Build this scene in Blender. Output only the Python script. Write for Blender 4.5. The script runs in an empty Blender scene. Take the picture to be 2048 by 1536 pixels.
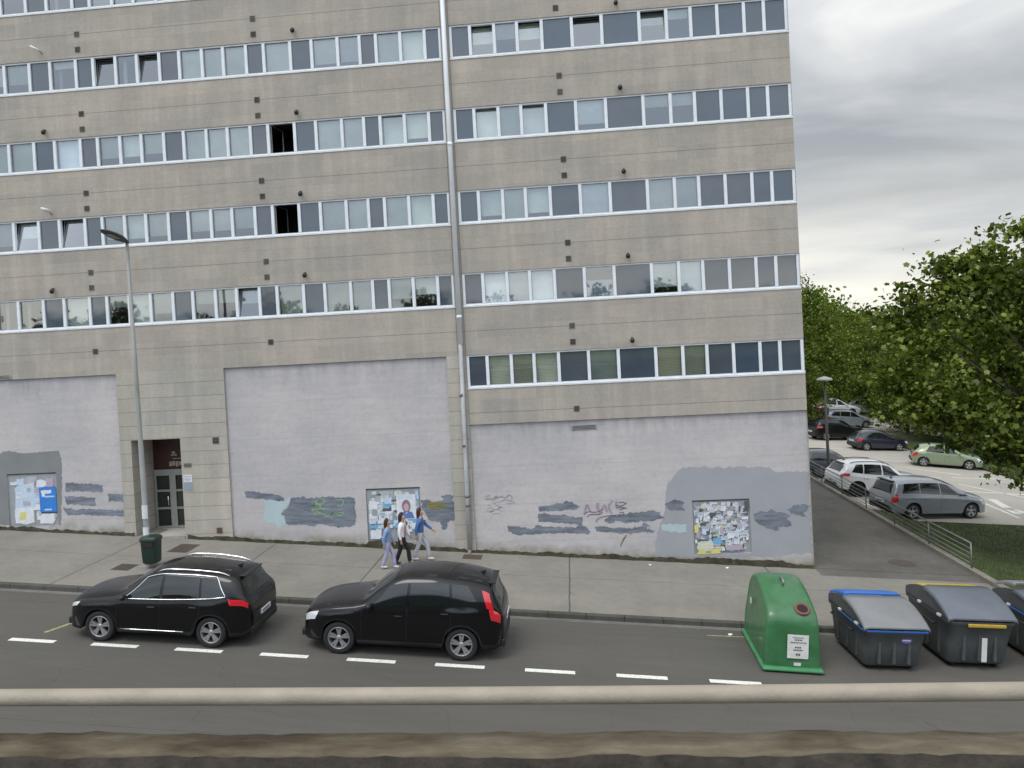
import bpy, bmesh, math, random
import numpy as np
from mathutils import Vector, Matrix
PI = math.pi
SC = bpy.context.scene
COL = SC.collection
random.seed(7)

# ---------------------------------------------------------------- camera
CAM = (-0.0591, -0.0158, 7.3067)
cam_d = bpy.data.cameras.new("camera")
cam = bpy.data.objects.new("camera", cam_d)
COL.objects.link(cam)
SC.camera = cam
R_ = Vector((0.9956520739648695, 0.07666293200886753, -0.052912592690755))
F_ = Vector((-0.07739924762262439, 0.996927878476827, -0.012006730743396787))
U_ = R_.cross(F_)
cam.matrix_world = Matrix(((R_.x, U_.x, -F_.x, CAM[0]), (R_.y, U_.y, -F_.y, CAM[1]), (R_.z, U_.z, -F_.z, CAM[2]), (0, 0, 0, 1)))
cam_d.sensor_width = 36.0
cam_d.lens = 1500 / 2048 * 36
cam_d.shift_y = -(768 - 700) / 2048
cam_d.clip_start = 0.05
cam_d.clip_end = 3000
SC.render.resolution_x, SC.render.resolution_y = 1024, 768

# ---------------------------------------------------------------- world: overcast sky
SUN_EL, SUN_AZ = math.radians(62), math.radians(215)      # azimuth clockwise from +Y
w = bpy.data.worlds.new("World")
SC.world = w
w.use_nodes = True
nt = w.node_tree
nt.nodes.clear()
def N(nt, t, **k):
    n = nt.nodes.new(t)
    for a, b in k.items():
        setattr(n, a, b)
    return n
def L(nt, a, b):
    nt.links.new(a, b)
def math_n(nt, op, a=None, b=None, c=None, clamp=False):
    n = N(nt, 'ShaderNodeMath', operation=op)
    n.use_clamp = clamp
    for i, v in enumerate((a, b, c)):
        if v is None: continue
        if isinstance(v, (int, float)): n.inputs[i].default_value = v
        else: L(nt, v, n.inputs[i])
    return n.outputs[0]
def mixc(nt, f, a, b, mode='MIX'):
    n = N(nt, 'ShaderNodeMix', data_type='RGBA', blend_type=mode)
    for s, v in ((0, f), (6, a), (7, b)):
        if isinstance(v, (int, float)): n.inputs[s].default_value = v
        elif isinstance(v, tuple): n.inputs[s].default_value = (*v[:3], 1)
        else: L(nt, v, n.inputs[s])
    return n.outputs[2]
def ramp(nt, f, stops, interp='LINEAR'):
    n = N(nt, 'ShaderNodeValToRGB')
    e = n.color_ramp.elements
    n.color_ramp.interpolation = interp
    while len(e) < len(stops): e.new(0.5)
    for i, (p, c) in enumerate(stops):
        e[i].position = p
        c = c if isinstance(c, tuple) else (c, c, c)
        e[i].color = (*c, 1)
    L(nt, f, n.inputs[0])
    return n.outputs[0]
tc = N(nt, 'ShaderNodeTexCoord')
sep = N(nt, 'ShaderNodeSeparateXYZ')
L(nt, tc.outputs['Generated'], sep.inputs[0])
zz = math_n(nt, 'MAXIMUM', sep.outputs[2], 0.0)
den = math_n(nt, 'ADD', zz, 0.16)
cx = math_n(nt, 'DIVIDE', sep.outputs[0], den)
cy = math_n(nt, 'DIVIDE', sep.outputs[1], den)
cmb = N(nt, 'ShaderNodeCombineXYZ')
L(nt, cx, cmb.inputs[0]); L(nt, cy, cmb.inputs[1])
n1 = N(nt, 'ShaderNodeTexNoise'); n1.inputs['Scale'].default_value = 1.15; n1.inputs['Detail'].default_value = 6; n1.inputs['Roughness'].default_value = 0.52; n1.inputs['Distortion'].default_value = 0.7
mp = N(nt, 'ShaderNodeMapping'); mp.inputs['Scale'].default_value = (0.75, 1.0, 1.0); mp.inputs['Location'].default_value = (2.3, 0.4, 0.0); mp.inputs['Rotation'].default_value = (0, 0, 0.25)
L(nt, cmb.outputs[0], mp.inputs[0]); L(nt, mp.outputs[0], n1.inputs['Vector'])
clouds = ramp(nt, n1.outputs['Fac'], [(0.34, (0.37, 0.39, 0.405)), (0.47, (0.48, 0.497, 0.51)), (0.56, (0.60, 0.61, 0.615)), (0.70, (0.84, 0.83, 0.79))])
hz = ramp(nt, zz, [(0.0, 1.0), (0.07, 0.92), (0.14, 0.35), (0.22, 0.0)])
n2 = N(nt, 'ShaderNodeTexNoise'); n2.inputs['Scale'].default_value = 2.2; n2.inputs['Detail'].default_value = 5
mp2 = N(nt, 'ShaderNodeMapping'); mp2.inputs['Scale'].default_value = (1, 1, 7); L(nt, tc.outputs['Generated'], mp2.inputs[0]); L(nt, mp2.outputs[0], n2.inputs['Vector'])
streak = ramp(nt, n2.outputs['Fac'], [(0.38, (0.50, 0.51, 0.52)), (0.50, (0.80, 0.79, 0.75)), (0.62, (1.0, 0.97, 0.87))])
c2 = mixc(nt, hz, clouds, streak)
c2 = mixc(nt, 1.0, c2, ramp(nt, zz, [(0.07, 1.0), (0.15, 0.88), (0.28, 0.96), (0.42, 1.15)]), 'MULTIPLY')
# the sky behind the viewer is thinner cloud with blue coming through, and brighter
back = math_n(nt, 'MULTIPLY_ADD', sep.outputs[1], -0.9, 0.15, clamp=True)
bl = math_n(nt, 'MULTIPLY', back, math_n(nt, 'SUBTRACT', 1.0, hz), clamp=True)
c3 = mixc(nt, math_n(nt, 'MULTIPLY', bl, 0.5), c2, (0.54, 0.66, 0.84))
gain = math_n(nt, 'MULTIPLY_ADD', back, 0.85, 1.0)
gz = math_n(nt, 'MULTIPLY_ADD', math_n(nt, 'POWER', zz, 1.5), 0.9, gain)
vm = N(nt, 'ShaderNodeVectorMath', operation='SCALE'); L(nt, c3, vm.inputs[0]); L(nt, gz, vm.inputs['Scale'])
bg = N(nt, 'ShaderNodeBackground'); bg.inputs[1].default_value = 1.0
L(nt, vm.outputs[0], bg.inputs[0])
sky = N(nt, 'ShaderNodeTexSky', sky_type='NISHITA')
sky.sun_disc = False; sky.sun_elevation = SUN_EL; sky.sun_rotation = SUN_AZ
bg2 = N(nt, 'ShaderNodeBackground'); bg2.inputs[1].default_value = 0.012
L(nt, sky.outputs[0], bg2.inputs[0])
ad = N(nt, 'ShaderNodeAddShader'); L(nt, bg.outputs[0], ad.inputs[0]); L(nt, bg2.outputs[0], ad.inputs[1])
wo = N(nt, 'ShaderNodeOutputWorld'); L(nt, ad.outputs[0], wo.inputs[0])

sun_d = bpy.data.lights.new("sun", 'SUN'); sun_d.energy = 1.5; sun_d.angle = math.radians(25); sun_d.color = (1.0, 0.96, 0.9)
sun = bpy.data.objects.new("sun", sun_d); COL.objects.link(sun)
sd = Vector((math.sin(SUN_AZ) * math.cos(SUN_EL), math.cos(SUN_AZ) * math.cos(SUN_EL), math.sin(SUN_EL)))
sun.rotation_euler = sd.to_track_quat('Z', 'Y').to_euler()
sun.location = sd * 60
SC.view_settings.view_transform = 'Standard'
SC.view_settings.look = 'None'
SC.view_settings.exposure = 0.0
SC.view_settings.gamma = 1.0
SC.cycles.max_bounces = 6
SC.cycles.transparent_max_bounces = 12
SC.cycles.use_denoising = True

# ---------------------------------------------------------------- materials
MATS = {}
def mat(name, col=(0.5, 0.5, 0.5), rough=0.7, metal=0.0, coat=0.0, spec=0.5, noise=None, bump=None, emit=None):
    """plain procedural material; noise=(scale, amount[, (sx,sy,sz)]) varies the colour, bump=(scale, strength)"""
    if name in MATS: return MATS[name]
    m = bpy.data.materials.new(name); m.use_nodes = True
    t = m.node_tree; b = t.nodes['Principled BSDF']
    b.inputs['Base Color'].default_value = (*col, 1)
    b.inputs['Roughness'].default_value = rough
    b.inputs['Metallic'].default_value = metal
    b.inputs['Coat Weight'].default_value = coat
    b.inputs['Coat Roughness'].default_value = 0.06
    b.inputs['Specular IOR Level'].default_value = spec
    tcn = N(t, 'ShaderNodeTexCoord')
    if noise:
        mpn = N(t, 'ShaderNodeMapping'); L(t, tcn.outputs['Object'], mpn.inputs[0])
        if len(noise) > 2: mpn.inputs['Scale'].default_value = noise[2]
        nn = N(t, 'ShaderNodeTexNoise'); nn.inputs['Scale'].default_value = noise[0]; nn.inputs['Detail'].default_value = 6; nn.inputs['Roughness'].default_value = 0.6
        L(t, mpn.outputs[0], nn.inputs['Vector'])
        a = noise[1]
        f = ramp(t, nn.outputs['Fac'], [(0.3, 1 - a), (0.7, 1 + a)])
        L(t, mixc(t, 1.0, col, f, 'MULTIPLY'), b.inputs['Base Color'])
    if bump:
        nb = N(t, 'ShaderNodeTexNoise'); nb.inputs['Scale'].default_value = bump[0]; nb.inputs['Detail'].default_value = 4
        L(t, tcn.outputs['Object'], nb.inputs['Vector'])
        bp = N(t, 'ShaderNodeBump'); bp.inputs['Strength'].default_value = bump[1]; bp.inputs['Distance'].default_value = 0.02
        L(t, nb.outputs['Fac'], bp.inputs['Height']); L(t, bp.outputs[0], b.inputs['Normal'])
    MATS[name] = m
    return m

def noise_fac(t, vec, scale, detail=5, rough=0.55, mapping=None):
    n = N(t, 'ShaderNodeTexNoise'); n.inputs['Scale'].default_value = scale; n.inputs['Detail'].default_value = detail; n.inputs['Roughness'].default_value = rough
    if mapping:
        m = N(t, 'ShaderNodeMapping'); m.inputs['Scale'].default_value = mapping
        L(t, vec, m.inputs[0]); vec = m.outputs[0]
    L(t, vec, n.inputs['Vector'])
    return n.outputs['Fac']

def stone_mat(name, col, course, z0, line_w, slab=(1.25, 0.42), green=0.0, line_dark=0.45):
    """limestone slabs: tonal slab variation, long horizontal grain, vertical wash streaks and thin joints every `course` metres"""
    m = bpy.data.materials.new(name); m.use_nodes = True; t = m.node_tree; b = t.nodes['Principled BSDF']
    b.inputs['Roughness'].default_value = 0.85; b.inputs['Specular IOR Level'].default_value = 0.25
    g = N(t, 'ShaderNodeNewGeometry'); P = g.outputs['Position']
    s = N(t, 'ShaderNodeSeparateXYZ'); L(t, P, s.inputs[0])
    cb = N(t, 'ShaderNodeCombineXYZ'); L(t, s.outputs[0], cb.inputs[0]); L(t, math_n(t, 'SUBTRACT', s.outputs[2], z0), cb.inputs[1])
    br = N(t, 'ShaderNodeTexBrick'); br.inputs['Scale'].default_value = 1.0; br.inputs['Brick Width'].default_value = slab[0]; br.inputs['Row Height'].default_value = slab[1]
    br.inputs['Mortar Size'].default_value = 0.004; br.inputs['Mortar Smooth'].default_value = 0.3; br.inputs['Bias'].default_value = 0.0
    br.inputs['Color1'].default_value = (0.93, 0.935, 0.94, 1); br.inputs['Color2'].default_value = (1.06, 1.05, 1.03, 1); br.inputs['Mortar'].default_value = (0.86, 0.86, 0.86, 1)
    L(t, cb.outputs[0], br.inputs['Vector'])
    c = mixc(t, 1.0, col, br.outputs['Color'], 'MULTIPLY')
    f1 = noise_fac(t, P, 0.55, 5)
    c = mixc(t, 1.0, c, ramp(t, f1, [(0.3, (0.91, 0.925, 0.94)), (0.7, (1.08, 1.06, 1.04))]), 'MULTIPLY')
    f2 = noise_fac(t, P, 1.0, 6, 0.7, (1.2, 1.0, 9.0))
    c = mixc(t, 1.0, c, ramp(t, f2, [(0.25, 0.95), (0.5, 1.0), (0.75, 1.04)]), 'MULTIPLY')
    f3 = noise_fac(t, P, 1.0, 4, 0.6, (2.6, 1.0, 0.22))
    c = mixc(t, 1.0, c, ramp(t, f3, [(0.3, 0.93), (0.52, 1.0), (0.66, 1.09)]), 'MULTIPLY')
    f5 = noise_fac(t, P, 14.0, 3, 0.7)
    c = mixc(t, 1.0, c, ramp(t, f5, [(0.3, 0.93), (0.7, 1.06)]), 'MULTIPLY')
    if green:
        f4 = noise_fac(t, P, 0.8, 5, 0.6, (1, 1, 0.5))
        c = mixc(t, math_n(t, 'MULTIPLY', ramp(t, f4, [(0.45, 0.0), (0.7, 1.0)]), green), c, (0.27, 0.27, 0.18))
    zz_ = math_n(t, 'FRACT', math_n(t, 'DIVIDE', math_n(t, 'SUBTRACT', s.outputs[2], z0), course))
    d = math_n(t, 'ABSOLUTE', math_n(t, 'SUBTRACT', zz_, 0.5))
    ln = math_n(t, 'GREATER_THAN', d, 0.5 - line_w / course)
    c = mixc(t, math_n(t, 'MULTIPLY', ln, line_dark), c, (0.06, 0.055, 0.05))
    L(t, c, b.inputs['Base Color'])
    bp = N(t, 'ShaderNodeBump'); bp.inputs['Strength'].default_value = 0.35; bp.inputs['Distance'].default_value = 0.01
    L(t, f5, bp.inputs['Height']); L(t, bp.outputs[0], b.inputs['Normal'])
    MATS[name] = m
    return m
M_STONE = stone_mat('limestone_cladding', (0.396, 0.362, 0.320), 2.75, 4.96, 0.012)
M_STONE2 = stone_mat('limestone_courses', (0.42, 0.395, 0.352), 0.478, 0.265, 0.009, slab=(1.1, 0.478), green=0.25, line_dark=0.5)

def plaster_mat():
    m = bpy.data.materials.new('lilac_plaster'); m.use_nodes = True; t = m.node_tree; b = t.nodes['Principled BSDF']
    b.inputs['Roughness'].default_value = 0.9; b.inputs['Specular IOR Level'].default_value = 0.2
    g = N(t, 'ShaderNodeNewGeometry'); P = g.outputs['Position']
    s = N(t, 'ShaderNodeSeparateXYZ'); L(t, P, s.inputs[0])
    c = (0.50, 0.478, 0.476)
    f1 = noise_fac(t, P, 0.5, 6, 0.6)
    c = mixc(t, 1.0, c, ramp(t, f1, [(0.3, (0.86, 0.88, 0.9)), (0.7, (1.08, 1.06, 1.06))]), 'MULTIPLY')
    f2 = noise_fac(t, P, 1.0, 6, 0.65, (0.6, 1, 5.0))
    c = mixc(t, 1.0, c, ramp(t, f2, [(0.3, 0.92), (0.7, 1.06)]), 'MULTIPLY')
    fs = noise_fac(t, P, 7.0, 4, 0.7)
    c = mixc(t, 1.0, c, ramp(t, fs, [(0.25, 0.9), (0.5, 1.0), (0.8, 1.05)]), 'MULTIPLY')
    # thin horizontal shuttering lines left by the render coats
    zf = math_n(t, 'FRACT', math_n(t, 'DIVIDE', math_n(t, 'ADD', s.outputs[2], math_n(t, 'MULTIPLY', f1, 0.10)), 1.27))
    ln = math_n(t, 'LESS_THAN', math_n(t, 'ABSOLUTE', math_n(t, 'SUBTRACT', zf, 0.5)), 0.008)
    c = mixc(t, math_n(t, 'MULTIPLY', ln, math_n(t, 'MULTIPLY', f2, 0.5)), c, (0.25, 0.25, 0.27))
    # run-off stain under the ledge (height differs per panel, so it is driven by an attribute)
    at = N(t, 'ShaderNodeAttribute', attribute_name='edge')
    f3 = noise_fac(t, P, 1.0, 5, 0.6, (3.0, 1, 0.5))
    st = math_n(t, 'MULTIPLY', math_n(t, 'MULTIPLY', at.outputs['Fac'], ramp(t, f3, [(0.35, 0.0), (0.7, 1.0)])), 0.5)
    c = mixc(t, st, c, (0.20, 0.21, 0.25))
    at2 = N(t, 'ShaderNodeAttribute', attribute_name='foot')
    f4 = noise_fac(t, P, 1.6, 6, 0.65)
    c = mixc(t, math_n(t, 'MULTIPLY', math_n(t, 'POWER', at2.outputs['Fac'], 1.6), ramp(t, f4, [(0.38, 0.0), (0.6, 1.0)])), c, (0.17, 0.155, 0.07))
    L(t, c, b.inputs['Base Color'])
    bp = N(t, 'ShaderNodeBump'); bp.inputs['Strength'].default_value = 0.3; bp.inputs['Distance'].default_value = 0.008
    L(t, fs, bp.inputs['Height']); L(t, bp.outputs[0], b.inputs['Normal'])
    return m
M_PLASTER = plaster_mat()

def ground_mat(name, col, speck=0.12, patch=0.15, lines=None, rough=0.9, stretch=(1, 1, 1), crack=0.0, tint=(1, 1, 1)):
    """asphalt or concrete: fine speckle, broad patches, optional joint lines (axis 0/1, position) in world metres, faint cracks"""
    m = bpy.data.materials.new(name); m.use_nodes = True; t = m.node_tree; b = t.nodes['Principled BSDF']
    b.inputs['Roughness'].default_value = rough; b.inputs['Specular IOR Level'].default_value = 0.25
    g = N(t, 'ShaderNodeNewGeometry'); P = g.outputs['Position']
    s = N(t, 'ShaderNodeSeparateXYZ'); L(t, P, s.inputs[0])
    f0 = noise_fac(t, P, 60, 3, 0.8)
    c = mixc(t, 1.0, col, ramp(t, f0, [(0.3, 1 - speck), (0.7, 1 + speck)]), 'MULTIPLY')
    f1 = noise_fac(t, P, 0.45, 6, 0.62, stretch)
    c = mixc(t, 1.0, c, ramp(t, f1, [(0.3, 1 - patch), (0.7, 1 + patch)]), 'MULTIPLY')
    f2 = noise_fac(t, P, 3.5, 5, 0.7, stretch)
    c = mixc(t, 1.0, c, ramp(t, f2, [(0.3, 1 - patch * 0.6), (0.7, 1 + patch * 0.6)]), 'MULTIPLY')
    f4 = noise_fac(t, P, 1.3, 6, 0.8)
    c = mixc(t, ramp(t, f4, [(0.66, 0.0), (0.76, 0.3)]), c, mixc(t, 1.0, c, (0.5, 0.5, 0.5), 'MULTIPLY'))
    if lines:
        for ax, pos, wd in lines:
            ln = math_n(t, 'LESS_THAN', math_n(t, 'ABSOLUTE', math_n(t, 'SUBTRACT', math_n(t, 'ADD', s.outputs[ax], math_n(t, 'MULTIPLY', f2, 0.08)), pos)), wd)
            c = mixc(t, math_n(t, 'MULTIPLY', ln, 0.7), c, (0.05, 0.048, 0.04))
    if crack:
        v = N(t, 'ShaderNodeTexVoronoi', feature='DISTANCE_TO_EDGE'); v.inputs['Scale'].default_value = 0.35
        wv = N(t, 'ShaderNodeVectorMath', operation='ADD'); sc = N(t, 'ShaderNodeVectorMath', operation='SCALE'); sc.inputs['Scale'].default_value = 1.2
        nn = N(t, 'ShaderNodeTexNoise'); nn.inputs['Scale'].default_value = 0.9; L(t, P, nn.inputs['Vector'])
        L(t, nn.outputs['Color'], sc.inputs[0]); L(t, P, wv.inputs[0]); L(t, sc.outputs[0], wv.inputs[1]); L(t, wv.outputs[0], v.inputs['Vector'])
        ck = math_n(t, 'LESS_THAN', v.outputs['Distance'], 0.004)
        c = mixc(t, math_n(t, 'MULTIPLY', ck, crack), c, (0.03, 0.03, 0.03))
    L(t, c, b.inputs['Base Color'])
    bp = N(t, 'ShaderNodeBump'); bp.inputs['Strength'].default_value = 0.4; bp.inputs['Distance'].default_value = 0.01
    L(t, f0, bp.inputs['Height']); L(t, bp.outputs[0], b.inputs['Normal'])
    MATS[name] = m
    return m

def glass_mat(name, tint, refl, rough=0.02):
    """thin window glass: see-through with a mirror share"""
    m = bpy.data.materials.new(name); m.use_nodes = True; t = m.node_tree; t.nodes.clear()
    tr = N(t, 'ShaderNodeBsdfTransparent'); tr.inputs[0].default_value = (*tint, 1)
    gl = N(t, 'ShaderNodeBsdfGlossy'); gl.inputs['Roughness'].default_value = rough; gl.inputs[0].default_value = (0.92, 0.96, 1, 1)
    lw = N(t, 'ShaderNodeFresnel'); lw.inputs[0].default_value = 1.45
    f = math_n(t, 'ADD', math_n(t, 'MULTIPLY', lw.outputs[0], 1.0), refl, clamp=True)
    tc_ = N(t, 'ShaderNodeTexCoord'); nz = N(t, 'ShaderNodeTexNoise'); nz.inputs['Scale'].default_value = 0.9; L(t, tc_.outputs['Object'], nz.inputs['Vector'])
    bp = N(t, 'ShaderNodeBump'); bp.inputs['Strength'].default_value = 0.05; bp.inputs['Distance'].default_value = 0.05; L(t, nz.outputs['Fac'], bp.inputs['Height']); L(t, bp.outputs[0], gl.inputs['Normal'])
    mx = N(t, 'ShaderNodeMixShader'); L(t, f, mx.inputs[0]); L(t, tr.outputs[0], mx.inputs[1]); L(t, gl.outputs[0], mx.inputs[2])
    o = N(t, 'ShaderNodeOutputMaterial'); L(t, mx.outputs[0], o.inputs[0])
    MATS[name] = m
    return m
M_GLASS = glass_mat('window_glass', (0.88, 0.92, 0.93), 0.18)
M_CARGLASS = glass_mat('car_glass', (0.30, 0.33, 0.34), 0.05)

def panel_mat():
    """dark blue-grey enamelled glass of the blind panels"""
    m = bpy.data.materials.new('dark_panel_glass'); m.use_nodes = True; t = m.node_tree; b = t.nodes['Principled BSDF']
    oi = N(t, 'ShaderNodeObjectInfo')
    c = ramp(t, oi.outputs['Random'], [(0.0, (0.056, 0.080, 0.110)), (0.5, (0.064, 0.085, 0.110)), (1.0, (0.080, 0.094, 0.112))])
    P = N(t, 'ShaderNodeNewGeometry').outputs['Position']
    f = noise_fac(t, P, 1.2, 5)
    c = mixc(t, 1.0, c, ramp(t, f, [(0.3, 0.9), (0.7, 1.1)]), 'MULTIPLY')
    L(t, c, b.inputs['Base Color']); b.inputs['Roughness'].default_value = 0.04; b.inputs['IOR'].default_value = 1.75; b.inputs['Specular IOR Level'].default_value = 0.6
    MATS['dark_panel_glass'] = m
    return m
M_PANEL = panel_mat()

def blind_mat(name, c0, slat=0.045, amt=0.18, trans=0.0):
    m = bpy.data.materials.new(name); m.use_nodes = True; t = m.node_tree; b = t.nodes['Principled BSDF']
    P = N(t, 'ShaderNodeNewGeometry').outputs['Position']
    s = N(t, 'ShaderNodeSeparateXYZ'); L(t, P, s.inputs[0])
    zf = math_n(t, 'FRACT', math_n(t, 'DIVIDE', s.outputs[2], slat))
    f = noise_fac(t, P, 1.5, 4)
    c = mixc(t, 1.0, c0, ramp(t, zf, [(0.0, 1 - amt), (0.3, 1.0), (0.8, 1.0), (1.0, 1 - amt)]), 'MULTIPLY')
    c = mixc(t, 1.0, c, ramp(t, f, [(0.3, 0.85), (0.7, 1.12)]), 'MULTIPLY')
    oi = N(t, 'ShaderNodeObjectInfo')
    c = mixc(t, 1.0, c, ramp(t, oi.outputs['Random'], [(0.0, (0.66, 0.72, 0.74)), (0.35, (0.9, 0.92, 0.9)), (0.7, (1.0, 0.99, 0.9)), (1.0, (1.16, 1.16, 1.12))]), 'MULTIPLY')
    L(t, c, b.inputs['Base Color']); b.inputs['Roughness'].default_value = 0.7
    MATS[name] = m
    return m
M_BLIND = blind_mat('grey_green_blind', (0.56, 0.62, 0.57))
M_BLINDY = blind_mat('yellowed_slat_blind', (0.80, 0.77, 0.58), 0.05, 0.45)
M_BLINDW = blind_mat('white_roller_blind', (0.74, 0.80, 0.86), 0.3, 0.03)
M_ALU = mat('white_aluminium', (0.74, 0.78, 0.82), 0.45, noise=(3, 0.07), bump=(20, 0.05))
M_ALU2 = mat('grey_aluminium', (0.34, 0.355, 0.34), 0.4, 0.4, noise=(4, 0.1))
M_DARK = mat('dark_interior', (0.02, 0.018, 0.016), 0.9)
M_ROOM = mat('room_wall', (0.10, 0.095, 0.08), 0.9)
M_PIPE = mat('pale_downpipe_paint', (0.80, 0.83, 0.87), 0.45, noise=(2, 0.12, (1, 1, 0.4)))
M_GRATE = mat('brown_vent_grille', (0.10, 0.085, 0.075), 0.8, noise=(6, 0.3))
M_BLACKP = mat('black_plastic', (0.015, 0.016, 0.018), 0.5)
M_WHITEP = mat('white_plastic', (0.7, 0.7, 0.68), 0.5, noise=(10, 0.1))
M_TYRE = mat('rubber', (0.018, 0.018, 0.018), 0.85)
M_RIM = mat('alloy_rim', (0.40, 0.40, 0.41), 0.35, 0.6)
M_CHROME = mat('chrome', (0.86, 0.87, 0.9), 0.16, 1.0)
M_RED = mat('red_lamp', (0.60, 0.02, 0.03), 0.15, coat=1.0)
M_LAMP = mat('clear_lamp', (0.72, 0.76, 0.8), 0.1, 0.2, coat=1.0)
M_PLATE = mat('plate_white', (0.72, 0.74, 0.78), 0.4)
M_STEEL = mat('galvanised_steel', (0.30, 0.31, 0.31), 0.45, 0.5, noise=(8, 0.2))
M_POLE = mat('weathered_pole_paint', (0.30, 0.31, 0.30), 0.6, 0.0, noise=(4, 0.2, (1, 1, 0.3)))

# ---------------------------------------------------------------- object helpers
def tag(o, label=None, cat=None, group=None, kind=None):
    if label: o['label'] = label
    if cat: o['category'] = cat
    if group: o['group'] = group
    if kind: o['kind'] = kind
    return o
def thing(name, label, cat, loc=(0, 0, 0), rz=0.0, group=None, tilt=0.0):
    o = bpy.data.objects.new(name, None); COL.objects.link(o)
    o.empty_display_size = 0.2
    o.matrix_world = Matrix.Translation(loc) @ Matrix.Rotation(tilt, 4, 'Y') @ Matrix.Rotation(rz, 4, 'Z')
    return tag(o, label, cat, group)
class MB:
    """collects faces (with material slots) and links them as one mesh object"""
    def __init__(s): s.v = []; s.f = []; s.mi = []; s.sm = []; s.mats = []; s.cur = 0; s.smooth = False
    def m(s, material):
        if material not in s.mats: s.mats.append(material)
        s.cur = s.mats.index(material); return s
    def face(s, pts):
        n = len(s.v); s.v += [tuple(p) for p in pts]; s.f.append(tuple(range(n, n + len(pts)))); s.mi.append(s.cur); s.sm.append(s.smooth)
    def mesh(s, verts, faces, smooth=None):
        n = len(s.v); s.v += [tuple(p) for p in verts]
        for f in faces: s.f.append(tuple(i + n for i in f)); s.mi.append(s.cur); s.sm.append(s.smooth if smooth is None else smooth)
    def box(s, a, b, bevel=0.0):
        x0, y0, z0 = a; x1, y1, z1 = b
        if bevel:
            bm = bmesh.new(); bmesh.ops.create_cube(bm, size=1)
            for v in bm.verts: v.co = Vector((x0 + (v.co.x + .5) * (x1 - x0), y0 + (v.co.y + .5) * (y1 - y0), z0 + (v.co.z + .5) * (z1 - z0)))
            bmesh.ops.bevel(bm, geom=bm.edges[:], offset=bevel, segments=2, affect='EDGES', profile=0.5)
            s.bm(bm); return s
        v = [(x0, y0, z0), (x1, y0, z0), (x1, y1, z0), (x0, y1, z0), (x0, y0, z1), (x1, y0, z1), (x1, y1, z1), (x0, y1, z1)]
        s.mesh(v, [(0, 3, 2, 1), (4, 5, 6, 7), (0, 1, 5, 4), (1, 2, 6, 5), (2, 3, 7, 6), (3, 0, 4, 7)]); return s
    def bm(s, bm, smooth=None):
        bm.verts.ensure_lookup_table()
        for i, v in enumerate(bm.verts): v.index = i
        s.mesh([v.co.copy() for v in bm.verts], [[v.index for v in f.verts] for f in bm.faces], smooth); bm.free()
    def tube(s, pts, r, seg=8, cap=True, smooth=True, closed=False):
        pts = [Vector(p) for p in pts]; n = len(pts)
        rs = r if isinstance(r, (list, tuple)) else [r] * n
        rings = []; up = None
        for i, p in enumerate(pts):
            if closed: d = pts[(i + 1) % n] - pts[i - 1]
            else: d = pts[min(i + 1, n - 1)] - pts[max(i - 1, 0)]
            d.normalize()
            if up is None: up = Vector((0, 0, 1)) if abs(d.z) < 0.9 else Vector((1, 0, 0))
            a = d.cross(up).normalized(); bb = a.cross(d).normalized(); up = bb
            rings.append([p + (a * math.cos(2 * PI * k / seg) + bb * math.sin(2 * PI * k / seg)) * rs[i] for k in range(seg)])
        vs = [q for ring in rings for q in ring]; fs = []
        for i in range(n if closed else n - 1):
            for k in range(seg):
                a0 = i * seg + k; a1 = i * seg + (k + 1) % seg; j = (i + 1) % n
                fs.append((a0, a1, j * seg + (k + 1) % seg, j * seg + k))
        s.mesh(vs, fs, smooth)
        if cap and not closed:
            s.mesh(rings[0], [tuple(range(seg))[::-1]], False); s.mesh(rings[-1], [tuple(range(seg))], False)
        return s
    def prism(s, poly, axis, a, b, smooth=False):
        """extrude a 2-D polygon along axis ('x','y','z') from a to b"""
        def P(u, v, w_): return {'x': (w_, u, v), 'y': (u, w_, v), 'z': (u, v, w_)}[axis]
        n = len(poly); v = [P(u, q, a) for u, q in poly] + [P(u, q, b) for u, q in poly]
        s.mesh(v, [(i, (i + 1) % n, (i + 1) % n + n, i + n) for i in range(n)], smooth)
        s.mesh(v, [tuple(range(n))[::-1], tuple(range(n, 2 * n))], False); return s
    def lathe(s, prof, axis='y', seg=32, c=(0, 0, 0), smooth=True):
        vs = []; n = len(prof)
        for k in range(seg):
            an = 2 * PI * k / seg
            for (r, h) in prof:
                a, b = r * math.cos(an), r * math.sin(an)
                p = {'y': (a, h, b), 'z': (a, b, h), 'x': (h, a, b)}[axis]
                vs.append((p[0] + c[0], p[1] + c[1], p[2] + c[2]))
        fs = [(k * n + i, k * n + i + 1, ((k + 1) % seg) * n + i + 1, ((k + 1) % seg) * n + i) for k in range(seg) for i in range(n - 1)]
        s.mesh(vs, fs, smooth); return s
    def build(s, name, material=None, parent=None, fix=True, attrs=None):
        me = bpy.data.meshes.new(name); me.from_pydata(s.v, [], s.f)
        mats = s.mats if s.mats else [material]
        for q in mats: me.materials.append(q)
        if s.mats: me.polygons.foreach_set('material_index', s.mi)
        me.polygons.foreach_set('use_smooth', s.sm)
        if fix:
            bm = bmesh.new(); bm.from_mesh(me); bmesh.ops.remove_doubles(bm, verts=bm.verts, dist=1e-5); bmesh.ops.recalc_face_normals(bm, faces=bm.faces); bm.to_mesh(me); bm.free()
        me.update()
        o = bpy.data.objects.new(name, me); COL.objects.link(o)
        if parent: o.parent = parent
        return o
def B1(name, a, b, material, parent=None, bevel=0.0):
    return MB().box(a, b, bevel).build(name, material, parent)
SL = -0.079
def GZ(x, off=0.0): return SL * x + off           # pavement height along the sloping street
def LZ(x, y): return -0.35 + SL * x   # car-park surface
TILT = math.atan(-SL)                             # rotation about +Y that lays a thing along the slope

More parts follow.
